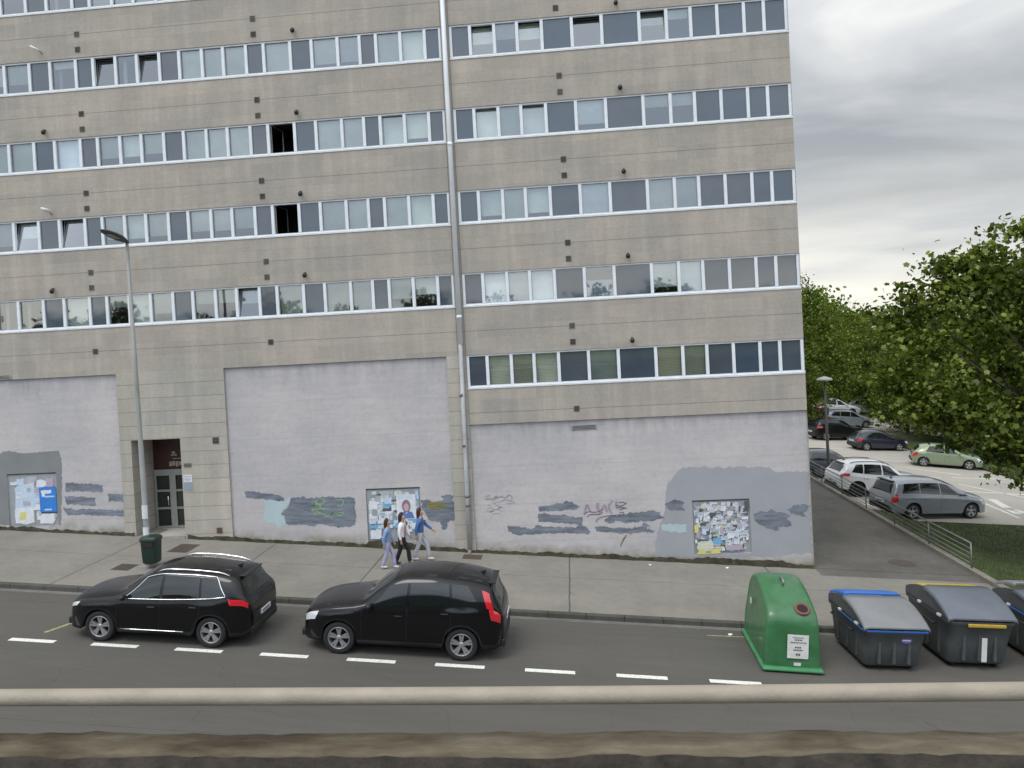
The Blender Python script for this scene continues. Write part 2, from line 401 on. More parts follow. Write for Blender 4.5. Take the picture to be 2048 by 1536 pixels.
# ---------------------------------------------------------------- ground
YF = 24.893          # facade plane
M_ASPH = ground_mat('street_asphalt', (0.106, 0.101, 0.091), 0.12, 0.09, stretch=(0.2, 1.2, 1), crack=0.15, lines=[(1, 18.9, 0.007), (1, 13.2, 0.006)])
M_WALK = ground_mat('pavement_concrete', (0.23, 0.218, 0.19), 0.12, 0.14, lines=[(0, -10.36, 0.02), (0, -6.48, 0.022), (0, -0.4, 0.022), (0, 5.9, 0.02), (0, -14.9, 0.02), (1, 22.75, 0.010)])
M_PATH = ground_mat('side_path_asphalt', (0.135, 0.128, 0.115), 0.12, 0.2, lines=[(1, 24.95, 0.03)])
M_KERB = ground_mat('kerb_stone', (0.085, 0.082, 0.072), 0.15, 0.25)
M_GUT = ground_mat('gutter_concrete', (0.16, 0.158, 0.148), 0.15, 0.25)
M_LOT = ground_mat('car_park_surface', (0.38, 0.36, 0.32), 0.08, 0.1, stretch=(0.4, 1, 1))
M_GRASS = mat('grass_soil', (0.048, 0.066, 0.018), 0.95, noise=(1.5, 0.35))
M_PAINT = mat('road_paint_white', (0.74, 0.74, 0.69), 0.7, noise=(22, 0.22))
M_PAINTY = mat('road_paint_yellow_worn', (0.35, 0.31, 0.16), 0.7, noise=(12, 0.5))
def sheet(name, x0, x1, y0, y1, zf, material, nx=1, ny=1):
    b = MB()
    vs = [(x0 + (x1 - x0) * i / nx, y0 + (y1 - y0) * j / ny) for j in range(ny + 1) for i in range(nx + 1)]
    b.mesh([(x, y, zf(x, y)) for x, y in vs], [(j * (nx + 1) + i, j * (nx + 1) + i + 1, (j + 1) * (nx + 1) + i + 1, (j + 1) * (nx + 1) + i) for j in range(ny) for i in range(nx)])
    return tag(b.build(name, material), kind='structure')
KB = 19.70
sheet('ground', -900, 900, -900, 900, lambda x, y: -9.0, mat('distant_ground', (0.05, 0.06, 0.025), 0.95, noise=(0.05, 0.3)))
sheet('road', -70, 60, 2.76, KB - 0.18, lambda x, y: GZ(x, -0.13), M_ASPH)
sheet('gutter', -70, 60, KB - 0.18, KB + 0.02, lambda x, y: GZ(x, -0.128), M_GUT)
kb = MB()
x = -40.0
while x < 40:
    y0 = KB; x1 = x + 0.985
    vs = []
    for xx in (x, x1):
        for (yy, zz_) in ((y0, -0.18), (y0 + 0.015, -0.02), (y0 + 0.035, 0.0), (y0 + 0.16, 0.004), (y0 + 0.16, -0.18)):
            vs.append((xx, yy, GZ(xx, zz_)))
    kb.mesh(vs, [(i, (i + 1) % 5, (i + 1) % 5 + 5, i + 5) for i in range(5)] + [(4, 3, 2, 1, 0), (5, 6, 7, 8, 9)])
    x += 1.0
tag(kb.build('kerb', M_KERB), kind='structure')
sheet('pavement', -70, 12.72, KB + 0.16, 25.9, lambda x, y: GZ(x), M_WALK)
sheet('pavement_east', 12.72, 60, KB + 0.16, 21.0, lambda x, y: GZ(x), M_WALK)
def kx(y): return 12.47       # the path's low kerb wall
pp = MB()
for j in range(14):
    ya, yb = 25.9 + j * 2.0, 27.9 + j * 2.0
    pp.face([(7.0, ya, GZ(7.0)), (kx(ya), ya, GZ(kx(ya))), (kx(yb), yb, GZ(kx(yb))), (7.0, yb, GZ(7.0))])
tag(pp.build('side_path', M_PATH), kind='structure')
sheet('path_apron', 7.47, 12.5, 24.2, 25.9, lambda x, y: GZ(x, 0.004), M_PATH)
# low kerb wall along the path
kw = MB()
y = 21.0
while y < 57:
    ya, yb = y, y + 1.985
    vs = []
    for yy in (ya, yb):
        k_ = kx(yy)
        for dx, dz in ((-0.02, -0.15), (-0.02, 0.13), (0.20, 0.13), (0.24, -1.2)):
            vs.append((k_ + dx, yy, GZ(k_, dz)))
    kw.mesh(vs, [(0, 1, 5, 4), (1, 2, 6, 5), (2, 3, 7, 6), (0, 3, 2, 1), (4, 5, 6, 7)])
    y += 2.0
tag(kw.build('path_kerb_wall', ground_mat('weathered_kerb_concrete', (0.24, 0.225, 0.19), 0.15, 0.3)), 'low weathered concrete kerb wall edging the side path beside the grass', 'kerb wall')
# grass bank
def grass_z(x, y):
    top = GZ(kx(y), 0.06); low = LZ(x, y) - 0.02
    t = min(1, max(0, (x - kx(y) - 0.2) / 2.2)); t = t * t * (3 - 2 * t)
    v = min(1, max(0, (y - 21.0) / 10.0))
    flat = GZ(x, 0.03)
    return top * (1 - t) + t * (flat * (1 - v) + low * v)
sheet('grass_bank', 12.5, 60, 21.0, 34.0, grass_z, M_GRASS, 96, 20)
gb2 = MB()
for j in range(11):
    ya, yb = 34.0 + 2 * j, 36.0 + 2 * j
    xa, xb = kx(ya) + 0.15, kx(yb) + 0.15
    gb2.face([(xa, ya, GZ(xa, 0.05)), (xa + .9, ya, LZ(xa + .9, ya) + 0.02), (xb + .9, yb, LZ(xb + .9, yb) + 0.02), (xb, yb, GZ(xb, 0.05))])
tag(gb2.build('grass_verge', M_GRASS), kind='structure')
sheet('car_park', 12.5, 90, 34.0, 82, lambda x, y: LZ(x, y), M_LOT, 2, 2)
sheet('far_lawn', 5, 240, 82, 360, lambda x, y: LZ(x, y) + 0.05 + 0.03 * (y - 82), M_GRASS, 4, 6)
sheet('road_verge_west', -240, -70, -60, 260, lambda x, y: GZ(-70), M_GRASS)
# markings
mk = MB()
for k in range(-6, 11):
    xc = -12.96 + 2.014 * k
    x0, x1 = xc - 0.555, xc + 0.555
    sk = 0.0
    mk.mesh([(x0, 16.45, GZ(x0, -0.126)), (x1, 16.45, GZ(x1, -0.126)), (x1 - 0.0, 16.61, GZ(x1, -0.126)), (x0 - 0.0, 16.61, GZ(x0, -0.126))], [(0, 1, 2, 3)])
tag(mk.build('parking_lane_marking', M_PAINT), kind='structure')
mk = MB()
def strip(p, q, wd, zf, dz=0.006):
    p = Vector((*p, 0)); q = Vector((*q, 0)); d = (q - p).normalized(); n = Vector((-d.y, d.x, 0)) * wd / 2
    pts = [p - n, q - n, q + n, p + n]
    mk.mesh([(a.x, a.y, zf(a.x, a.y) + dz) for a in pts], [(0, 1, 2, 3)])
for X0 in (-13.1,):
    strip((X0 + .1, 17.0), (X0 + 0.4, 17.8), 0.09, lambda x, y: GZ(x, -0.13), 0.004)
strip((3.0, 19.1), (4.0, 19.12), 0.05, lambda x, y: GZ(x, -0.13), 0.004)
tag(mk.build('bay_marking', M_PAINTY), kind='structure')
mk = MB()
for a, b_ in (((19.8, 51.9), (21.6, 51.2)), ((20.6, 48.9), (22.9, 46.8)), ((21.9, 45.8), (25.0, 45.9)), ((21.2, 43.7), (23.6, 39.0)), ((18.8, 45.8), (21.2, 45.6)), ((18.0, 56.8), (19.4, 56.4)), ((16.6, 54.2), (16.5, 52.6)), ((13.5, 37.0), (15.0, 37.1)), ((13.5, 41.5), (15.0, 41.6)), ((19.6, 41.6), (24.0, 41.2)), ((19.9, 39.0), (19.75, 35.4)), ((21.6, 36.8), (24.0, 36.6))):
    strip(a, b_, 0.16, LZ)
for a, b_ in (((20.8, 39.6), (20.2, 36.3)), ((20.35, 37.6), (20.9, 36.0))):
    strip(a, b_, 0.42, LZ, 0.010)
tag(mk.build('car_park_marking', mat('car_park_paint', (0.62, 0.61, 0.57), 0.8, noise=(6, 0.2))), kind='structure')
vg = MB(); vp = [(25.6, 44.5), (25.2, 52.0), (24.3, 58.5), (23.6, 66.5), (60, 66.5), (60, 44.5)]
vg.mesh([(a, b_, LZ(a, b_) + .10) for a, b_ in vp] + [(a, b_, LZ(a, b_) - .1) for a, b_ in vp], [tuple(range(6))] + [(i, (i + 1) % 6, (i + 1) % 6 + 6, i + 6) for i in range(6)])
tag(vg.build('planted_verge', M_GRASS), kind='structure')
# covers and hatches let into the pavement
M_IRON = mat('rusty_iron_cover', (0.10, 0.082, 0.07), 0.7, 0.3, noise=(14, 0.3))
def cover(x0, x1, y0, y1, label, cat='cover'):
    b = MB(); sk = 0
    b.m(M_IRON)
    b.mesh([(x0, y0, GZ(x0, 0.006)), (x1, y0, GZ(x1, 0.006)), (x1, y1, GZ(x1, 0.006)), (x0, y1, GZ(x0, 0.006)), (x0, y0, GZ(x0, -0.02)), (x1, y0, GZ(x1, -0.02)), (x1, y1, GZ(x1, -0.02)), (x0, y1, GZ(x0, -0.02))],
           [(0, 1, 2, 3), (0, 4, 5, 1), (1, 5, 6, 2), (2, 6, 7, 3), (3, 7, 4, 0)])
    for i in range(1, 6):
        xx = x0 + (x1 - x0) * i / 6
        b.mesh([(xx - .008, y0 + .04, GZ(xx, 0.010)), (xx + .008, y0 + .04, GZ(xx, 0.010)), (xx + .008, y1 - .04, GZ(xx, 0.010)), (xx - .008, y1 - .04, GZ(xx, 0.010))], [(0, 1, 2, 3)])
    return tag(b.build('access_cover'), label, cat)
cover(-13.45, -12.8, 23.3, 24.25, 'square brown iron cover in the pavement right of the green litter bin')
cover(-14.1, -13.55, 21.3, 21.9, 'rusty iron cover in the pavement at the foot of the left lamp post')
cover(-3.93, -3.3, 24.1, 24.6, 'small rusty cover in the pavement under the downpipe')
cover(-12.5, -12.15, 22.9, 23.15, 'smallest iron cover in the pavement behind the car with silver roof rails')
b = MB()
cc = (10.68, 26.0); n = 28
ring = [(cc[0] + .42 * math.cos(2 * PI * i / n), cc[1] + .42 * math.sin(2 * PI * i / n)) for i in range(n)]
b.mesh([(a, q, GZ(a, 0.012)) for a, q in ring] + [(a, q, GZ(a, -0.02)) for a, q in ring], [tuple(range(n))] + [(i, (i + 1) % n, (i + 1) % n + n, i + n) for i in range(n)])
ring2 = [(cc[0] + .33 * math.cos(2 * PI * i / n), cc[1] + .33 * math.sin(2 * PI * i / n)) for i in range(n)]
b.mesh([(a, q, GZ(a, 0.016)) for a, q in ring2], [tuple(range(n))])
tag(b.build('manhole_cover', M_IRON), 'round dark manhole cover in the side path right of the building corner', 'manhole cover')
# patches of other tone in the asphalt
# painted-over patches and tags, traced in metres on the facade plane (x, z)
Q_M_dark=[[(-11.47,2.62),(-11.18,2.62),(-10.85,2.53),(-10.51,2.49),(-10.31,2.47),(-10.12,2.35),(-10.10,2.23),(-10.26,2.25),(-10.48,2.30),(-10.68,2.30),(-10.90,2.35),(-11.04,2.33),(-11.46,2.42)],
[(-9.88,2.32),(-9.45,2.36),(-9.28,2.31),(-8.74,2.33),(-8.43,2.35),(-8.30,2.31),(-7.64,2.28),(-7.64,1.83),(-7.62,1.66),(-7.67,1.32),(-7.92,1.28),(-8.27,1.27),(-8.60,1.33),(-8.91,1.42),(-9.09,1.32),(-9.29,1.37),(-9.35,1.41),(-9.68,1.42),(-9.87,1.38),(-10.08,1.46),(-10.13,1.74),(-10.24,1.77),(-10.15,1.90),(-10.01,2.00),(-9.91,2.17)],
[(-5.34,2.09),(-5.09,2.10),(-4.99,2.02),(-4.64,2.03),(-4.56,2.11),(-4.66,2.20),(-4.45,2.25),(-4.24,2.22),(-4.29,2.05),(-4.19,2.00),(-4.21,1.39),(-4.51,1.32),(-4.51,1.19),(-4.54,1.07),(-4.73,1.11),(-4.67,1.20),(-4.75,1.34),(-4.99,1.37),(-5.14,1.46),(-5.27,1.74),(-5.35,1.78)]]
Q_M_light=[[(-10.78,2.29),(-10.39,2.29),(-10.13,2.22),(-9.90,2.37),(-9.85,2.31),(-9.96,2.09),(-10.19,1.92),(-10.22,1.77),(-10.14,1.70),(-10.08,1.44),(-10.24,1.40),(-10.27,1.31),(-10.41,1.32),(-10.46,1.45),(-10.71,1.48),(-10.85,1.62)]]
Q_M_olive=[[(-5.16,2.01),(-4.64,2.01),(-4.47,1.92),(-4.48,1.82),(-4.72,1.79),(-4.73,1.72),(-5.09,1.79),(-5.16,1.87)]]
Q_R_dark=[[(-1.39,1.75),(-0.57,1.82),(-0.47,1.89),(-0.28,1.86),(-0.16,1.79),(-0.01,1.67),(-0.14,1.57),(-0.48,1.59),(-0.80,1.57),(-1.37,1.55)],
[(-1.41,1.48),(-1.18,1.51),(-1.00,1.44),(-0.49,1.42),(-0.31,1.36),(0.07,1.32),(0.02,1.07),(-0.38,1.13),(-0.76,1.17),(-1.07,1.22),(-1.42,1.23)],
[(-2.48,1.12),(-2.22,1.13),(-1.97,1.04),(-1.53,1.01),(-1.49,1.12),(-1.27,1.06),(-0.89,1.03),(-0.20,1.00),(-0.07,1.07),(0.15,1.02),(0.30,0.85),(0.20,0.76),(-0.24,0.81),(-1.16,0.82),(-1.79,0.82),(-2.08,0.79),(-2.40,0.91)],
[(0.43,0.98),(0.62,1.00),(0.99,0.94),(1.62,0.91),(1.87,0.93),(2.06,1.05),(2.27,0.98),(2.11,0.89),(2.39,0.82),(2.35,0.74),(1.92,0.77),(1.60,0.72),(1.11,0.75),(0.48,0.85)],
[(0.79,1.19),(0.98,1.35),(1.39,1.36),(1.64,1.43),(2.02,1.43),(2.27,1.47),(2.61,1.42),(2.63,1.28),(2.75,1.20),(2.37,1.13),(1.94,1.13),(1.78,1.09),(1.38,1.10),(1.19,1.17),(0.97,1.08)],
[(2.80,1.66),(3.11,1.80),(3.26,1.78),(3.41,1.68),(3.35,1.56),(3.45,1.43),(2.89,1.47),(2.82,1.55)],
[(5.64,1.23),(5.83,1.32),(6.10,1.30),(6.20,1.36),(6.40,1.28),(6.64,1.24),(6.79,1.14),(6.68,1.06),(6.80,0.93),(6.81,0.78),(6.57,0.79),(6.42,0.79),(6.43,0.66),(6.02,0.75),(5.90,0.86),(5.66,1.00)],
[(6.72,1.34),(6.90,1.44),(7.05,1.51),(7.42,1.45),(7.34,1.27),(7.19,1.23),(7.30,1.08),(7.04,1.14),(6.84,1.19)]]
Q_R_light=[[(2.64,0.97),(2.94,1.01),(3.45,0.95),(3.44,0.73),(3.26,0.70),(2.63,0.79)]]
Q_R_mid=[[(3.42,2.85),(3.72,2.86),(4.93,2.80),(6.17,2.74),(6.42,2.60),(7.47,2.56),(7.45,1.27),(7.43,-0.08),(6.52,-0.16),(5.45,-0.17),(3.72,-0.12),(2.35,-0.03),(2.47,0.66),(2.61,1.02),(2.74,1.43),(2.81,1.86),(2.91,2.38),(3.16,2.62)]]
Q_L_mid=[[(-20.41,4.27),(-20.17,4.35),(-19.98,4.39),(-19.72,4.31),(-19.46,4.27),(-18.85,4.29),(-18.14,4.29),(-18.05,4.09),(-18.04,3.75),(-18.20,1.66),(-20.57,1.76)]]
Q_L_dark=[[(-17.96,3.16),(-17.70,3.16),(-17.52,3.13),(-16.59,3.04),(-16.61,2.79),(-16.91,2.79),(-17.58,2.86),(-17.96,2.85)],
[(-18.01,2.68),(-17.69,2.68),(-16.90,2.60),(-16.87,2.33),(-17.22,2.33),(-17.71,2.39),(-17.96,2.40)],
[(-16.40,2.71),(-15.85,2.69),(-15.79,2.62),(-15.79,2.39),(-16.00,2.44),(-16.40,2.46)],
[(-18.11,2.28),(-17.85,2.27),(-17.62,2.21),(-17.02,2.22),(-16.74,2.17),(-16.32,2.15),(-15.83,2.12),(-15.84,1.89),(-16.43,1.95),(-16.80,1.96),(-17.24,2.01),(-17.96,2.03)]]
ST_green=[[(-9.17,2.15),(-9.02,2.19),(-8.98,2.10),(-9.14,2.04),(-8.96,2.07),(-8.80,2.03)],[(-9.19,1.87),(-8.83,1.94),(-8.52,1.90)],[(-9.03,1.88),(-8.78,1.74),(-8.41,1.57)],[(-8.88,2.31),(-8.68,2.17),(-8.87,2.03),(-8.70,1.87)],[(-8.60,1.65),(-8.42,1.77),(-8.72,1.61)],[(-8.40,1.75),(-8.05,1.76),(-8.21,1.66),(-8.33,1.79)],[(-8.26,2.22),(-8.04,2.19),(-8.10,2.00),(-8.25,2.01)],[(-9.14,1.99),(-9.04,1.75),(-8.86,1.81)],[(-8.90,2.29),(-8.98,2.12),(-8.76,2.09)]]
ST_pthick=[[(0.22,1.76),(0.17,1.59),(0.11,1.41)],[(0.24,1.76),(0.28,1.61),(0.35,1.53)],[(0.57,1.78),(0.54,1.59)],[(0.61,1.78),(0.59,1.60),(0.65,1.48)],[(0.80,1.72),(0.68,1.51),(0.58,1.38)],[(0.81,1.72),(0.88,1.47)],[(1.09,1.85),(0.96,1.70),(0.96,1.54),(1.05,1.41)],[(1.21,1.84),(1.19,1.71),(1.21,1.57)],[(0.49,1.16),(0.57,1.26),(0.70,1.32)]]
ST_pthin=[[(0.11,1.40),(0.24,1.50),(0.52,1.48),(0.77,1.57)],[(0.20,1.33),(0.33,1.41),(0.58,1.40),(0.74,1.47)],[(1.16,1.69),(1.34,1.66),(1.54,1.74)],[(1.26,1.77),(1.41,1.78),(1.53,1.73)],[(1.18,1.60),(1.34,1.61),(1.53,1.57)],[(1.27,1.52),(1.40,1.56),(1.53,1.59)],[(0.67,1.30),(0.89,1.34),(1.39,1.37)],[(1.27,1.42),(1.39,1.45),(1.42,1.37),(1.26,1.37)]]
ST_tag=[[(-3.21,2.12),(-3.00,2.18),(-3.17,2.05),(-2.93,2.03),(-2.74,2.15),(-2.88,2.08),(-2.55,2.13)],[(-3.13,2.04),(-2.97,2.08),(-2.88,2.00),(-2.68,2.10),(-2.46,2.08),(-2.33,2.15),(-2.24,2.02)],[(-2.95,1.90),(-2.69,1.94),(-2.46,2.00),(-2.24,1.93),(-2.15,1.87)],[(-2.56,1.98),(-2.42,2.12),(-2.36,2.17),(-2.25,2.08),(-2.30,1.99)],[(-3.11,1.84),(-2.98,1.84)],[(-2.88,1.92),(-2.79,1.83),(-2.61,1.75),(-2.76,1.77)],[(-3.12,1.72),(-2.96,1.76),(-2.87,1.68),(-2.60,1.76)],[(-3.16,1.65),(-2.90,1.63),(-3.06,1.60),(-2.80,1.69),(-2.58,1.59)],[(-2.97,1.52),(-2.81,1.56),(-2.65,1.54)],[(-2.47,1.87),(-2.18,1.86)]]
ST_olive=[[(1.49,0.69),(1.38,0.55),(1.26,0.32)]]
ST_pale=[[(-1.65,2.29),(-1.77,2.13),(-1.83,1.88)]]
# ---------------------------------------------------------------- the building
bld = thing('office_building', 'long stone-clad block with ribbon windows and lilac rendered ground floor', 'building', (0, YF, 0))
def bpart(mb, name, material=None, parent=None):
    """build a mesh in world coordinates under the building"""
    o = mb.build(name, material)
    o.parent = parent or bld
    o.matrix_parent_inverse = Matrix.Identity(4)
    off = Vector((0, YF, 0)) if parent is None else Vector((0, 0, 0))
    if parent is None: o.location = -off
    return o
S0, FH, WH = 5.758, 2.75, 1.15
XL, XR = -30.0, 7.47
LM = [-22.5, -21.7, -20.95, -20.1, -19.28, -18.35, -17.59, -16.65, -16.02, -15.21, -14.44, -13.63, -12.92, -12.11, -11.36, -10.55, -9.93, -9.0, -8.26, -7.36, -6.6, -6.04, -5.21, -4.38, -3.86]
LT = 'DWD' + 'WWDWDWWWDWWWDWDWWDWWD'
RM = [-3.50, -2.85, -2.04, -1.28, -0.46, 0.53, 1.51, 2.73, 3.61, 4.39, 5.24, 6.09, 6.72, 7.42]
RT = 'DWWWDWDWWDDDD'
bands = []                                    # (block, row)
for k in range(1, 6): bands.append(('L', k))
for k in range(0, 6): bands.append(('R', k))
holes = []
for blk, k in bands:
    m_ = LM if blk == 'L' else RM
    holes.append((m_[0] - .05, m_[-1] + .05, S0 + FH * k, S0 + FH * k + WH, 0.30))
PAN = {'L': (-30.0, -15.83, 6.88), 'M': (-11.96, -4.22, 6.90), 'R': (-3.56, 7.47, 4.575)}
for k_, (a, b_, zt) in PAN.items(): holes.append((a, b_, -4.0, zt, 0.07))
DOOR = (-15.42, -13.65, 1.17, 4.55)
def grid_wall(mb, x0, x1, z0, z1, y, holes, matf, back_reveal=True):
    xs = sorted({x0, x1} | {h[0] for h in holes} | {h[1] for h in holes}); zs = sorted({z0, z1} | {h[2] for h in holes} | {h[3] for h in holes})
    xs = [v for v in xs if x0 <= v <= x1]; zs = [v for v in zs if z0 <= v <= z1]
    for i in range(len(xs) - 1):
        for j in range(len(zs) - 1):
            cx_, cz_ = (xs[i] + xs[i + 1]) / 2, (zs[j] + zs[j + 1]) / 2
            if any(h[0] < cx_ < h[1] and h[2] < cz_ < h[3] for h in holes): continue
            mb.m(matf(cx_, cz_)); mb.face([(xs[i], y, zs[j]), (xs[i + 1], y, zs[j]), (xs[i + 1], y, zs[j + 1]), (xs[i], y, zs[j + 1])])
    for h in holes:
        a, b_, c, d, dep = h
        mb.m(matf((a + b_) / 2, d + .05))
        if d < z1: mb.face([(a, y, d), (b_, y, d), (b_, y + dep, d), (a, y + dep, d)])
        if c > z0: mb.face([(a, y, c), (a, y + dep, c), (b_, y + dep, c), (b_, y, c)])
        if a > x0: mb.face([(a, y, c), (a, y, d), (a, y + dep, d), (a, y + dep, c)])
        if b_ < x1: mb.face([(b_, y, c), (b_, y + dep, c), (b_, y + dep, d), (b_, y, d)])
def stone_sel(x, z):
    if z < 4.575: return M_STONE2
    if z < 6.9 and x < -3.56: return M_STONE2
    return M_STONE
wall = MB()
grid_wall(wall, XL, XR, -4.0, 25.0, YF, holes + [(DOOR[0], DOOR[1], DOOR[2], DOOR[3], 1.3)], stone_sel)
wall.m(M_STONE)
wall.face([(XR, YF, -4), (XR, YF + 14, -4), (XR, YF + 14, 25), (XR, YF, 25)])
wall.face([(XL, YF, -4), (XL, YF + 14, -4), (XL, YF + 14, 25), (XL, YF, 25)])
wall.face([(XL, YF + 14, -4), (XR, YF + 14, -4), (XR, YF + 14, 25), (XL, YF + 14, 25)])
bpart(wall, 'wall')
bpart(MB().m(mat('roof_gravel', (0.25, 0.24, 0.22), 0.9)).box((XL - .1, YF - .1, 25.0), (XR + .1, YF + 14.1, 25.25)), 'roof')
# side ribbons on the gable seen only from elsewhere
for k in range(0, 6):
    s = MB(); z = S0 + FH * k
    s.m(M_PANEL).box((XR + .001, YF + .12, z + .1), (XR + .012, YF + 13.6, z + WH - .06))
    s.m(M_ALU).box((XR + .001, YF + .12, z), (XR + .05, YF + 13.6, z + .1)); s.box((XR + .001, YF + .12, z + WH - .06), (XR + .03, YF + 13.6, z + WH))
    bpart(s, 'side_ribbon_window')
# rooms behind the glass
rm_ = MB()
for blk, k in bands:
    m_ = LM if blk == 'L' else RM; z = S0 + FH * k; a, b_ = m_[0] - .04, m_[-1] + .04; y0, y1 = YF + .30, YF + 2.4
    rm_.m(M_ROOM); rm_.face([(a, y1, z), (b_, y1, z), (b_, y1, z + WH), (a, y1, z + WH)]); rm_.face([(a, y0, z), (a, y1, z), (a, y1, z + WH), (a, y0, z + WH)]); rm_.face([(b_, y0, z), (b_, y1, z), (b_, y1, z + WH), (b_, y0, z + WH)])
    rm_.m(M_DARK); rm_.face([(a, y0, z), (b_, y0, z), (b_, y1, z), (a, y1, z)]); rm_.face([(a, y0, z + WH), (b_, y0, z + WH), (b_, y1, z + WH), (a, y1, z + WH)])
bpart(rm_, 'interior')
# window states, left to right per row.  digit = how far the blind hangs (tenths), letters: W white blind, o tilted open, X swung open, d no blind, l low white film
STATE = {('L', 5): ['9', '9', 'd', 'd2', '9', '9', '9', '9', '9', '9', '9', '9', '9', '9', '9'],
         ('L', 4): ['7', '7', '7', 'd2', 'o', 'd', 'o', '9', '9', '9', '9', '8', '8', '9', '9'],
         ('L', 3): ['9', '9', '9', 'W9', '7', '7', '7', '9', '9', '9', 'X', '9', '9', 'p9', '8'],
         ('L', 2): ['8', '8', 'o5', 'o', '8', '8', '8', '7', '7', '7', 'X', '9', '9', '9', '9'],
         ('L', 1): ['d', 'd', 'd', '9', '4', '9', '7', '5', '5', 'o5', '9', '9', '9', '7', '6'],
         ('R', 5): ['9', '9', '9', '9', '9', '9'],
         ('R', 4): ['o5', '5', 'o5', 'o', 'o4', '3'],
         ('R', 3): ['O9', '9', 'O9', 'W8', '4', '4'],
         ('R', 2): ['8', '9', '8', 'W9', '9', '9'],
         ('R', 1): ['W9', 'W9', 'W9', 'l', 'W8', 'W9'],
         ('R', 0): ['Y9', 'Y9', 'Y9', '9', 'Y9', 'Y9']}
rng = random.Random(3)
for blk, k in bands:
    ms = LM if blk == 'L' else RM; ts = LT if blk == 'L' else RT; z = S0 + FH * k
    fr = MB().m(M_ALU); yf = YF + 0.035
    a, b_ = ms[0] - .05, ms[-1] + .05
    fr.box((a + .002, yf, z + WH - .055), (b_ - .002, yf + .11, z + WH - .002))
    fr.box((a + .002, yf, z + .055), (b_ - .002, yf + .11, z + .115))
    fr.m(mat('sill_aluminium', (0.66, 0.68, 0.68), 0.5, noise=(2.5, 0.13, (1.5, 1, 6)))).box((a + .002, YF - .02, z + .002), (b_ - .002, YF + .15, z + .054))
    fr.m(M_ALU)
    for i, x in enumerate(ms):
        hw = 0.05 if 0 < i < len(ms) - 1 else 0.045
        fr.box((x - hw, yf - .008, z + .116), (x + hw, yf + .102, z + WH - .056))
    bpart(fr, 'ribbon_frame')
    st = STATE[(blk, k)]; wi = 0
    for i in range(len(ms) - 1):
        x0, x1 = ms[i] + .05, ms[i + 1] - .05; z0, z1 = z + .117, z + WH - .057
        if blk == 'L' and k == 5 and i > 12:
            if ts[i] == 'W': wi += 1
            p = MB().m(M_PANEL).box((x0, yf + .055, z0), (x1, yf + .075, z1)); bpart(p, 'dark_panel'); continue
        if blk == 'R' and k == 5:
            p = MB().m(M_PANEL).box((x0, yf + .055, z0), (x1, yf + .075, z1)); bpart(p, 'dark_panel'); continue
        if ts[i] == 'D':
            bpart(MB().m(M_PANEL).box((x0, yf + .045, z0), (x1, yf + .065, z1)), 'dark_panel')
            continue
        s = st[wi]; wi += 1
        yg = yf + .06
        g = MB().m(M_GLASS); ang = 0.0
        def pane(mb, x0, x1, h):
            mb.m(M_GLASS).face([(x0 + .012, 0, .012), (x1 - .012, 0, .012), (x1 - .012, 0, h - .012), (x0 + .012, 0, h - .012)])
            mb.m(M_ALU2).box((x0, -.012, 0), (x1, .012, .012)); mb.box((x0, -.012, h - .012), (x1, .012, h)); mb.box((x0, -.0118, .012), (x0 + .012, .0118, h - .012)); mb.box((x1 - .012, -.0118, .012), (x1, .0118, h - .012))
        if s[0] in 'oOp':
            ang = {'o': 0.17, 'O': 0.11, 'p': 0.06}[s[0]]
        if s[0] == 'X':
            pane(g, 0, x1 - x0 - .05, z1 - z0)
            M = Matrix.Translation((x0 + .04, yg + .02, z0)) @ Matrix.Rotation(math.radians(82), 4, 'Z')
        else:
            pane(g, x0, x1, z1 - z0)
            M = Matrix.Translation((0, yg, z0)) @ Matrix.Rotation(-ang, 4, 'X')
        g.v = [tuple(M @ Vector(v)) for v in g.v]
        win = bpart(g, 'window')
        dig = [c for c in s if c.isdigit()]
        if s == 'l':
            bpart(MB().m(M_BLINDW).box((x0, yg + .03, z0), (x1, yg + .035, z0 + (z1 - z0) * .56)), 'blind', parent=win); continue
        if dig:
            cov = int(dig[0]) / 10 * (1.0) if dig[0] != '9' else 1.0
            if cov < 1: cov += rng.uniform(-.04, .04)
            yb = yg + .10 + (0.30 if ang > .2 else 0.14 if ang else 0)
            mm = {'W': M_BLINDW, 'Y': M_BLINDY}.get(s[0], M_BLIND)
            bpart(MB().m(mm).box((x0 + .01, yb, z1 - (z1 - z0) * cov), (x1 - .01, yb + .006, z1)), 'blind', parent=win)
        if 'd' in s and rng.random() < .9:
            bpart(MB().m(M_BLIND).box((x0 + .02, yg + .3, z0), (x0 + .14, yg + .34, z1)), 'curtain', parent=win)

# lilac rendered panels with painted-over patches
M_PD = mat('patch_blue_grey', (0.165, 0.188, 0.225), 0.85, noise=(2.4, 0.42, (.6, 1, 3.2)))
M_PM = mat('patch_mid_grey', (0.335, 0.345, 0.370), 0.85, noise=(1.2, 0.06))
M_PM2 = mat('patch_warm_grey', (0.21, 0.22, 0.225), 0.85, noise=(1.2, 0.08))
M_PLT = mat('patch_pale_blue', (0.42, 0.52, 0.55), 0.85, noise=(2, 0.05))
M_POL = mat('spray_olive', (0.19, 0.18, 0.07), 0.8, noise=(6, 0.4, (0.5, 1, 4)))
M_SG = mat('spray_green', (0.25, 0.40, 0.20), 0.7)
M_SP = mat('spray_faded_purple', (0.32, 0.26, 0.33), 0.8, noise=(9, 0.2))
M_SD = mat('spray_dark_purple', (0.10, 0.07, 0.13), 0.8)
M_ST = mat('marker_grey', (0.23, 0.22, 0.24), 0.8)
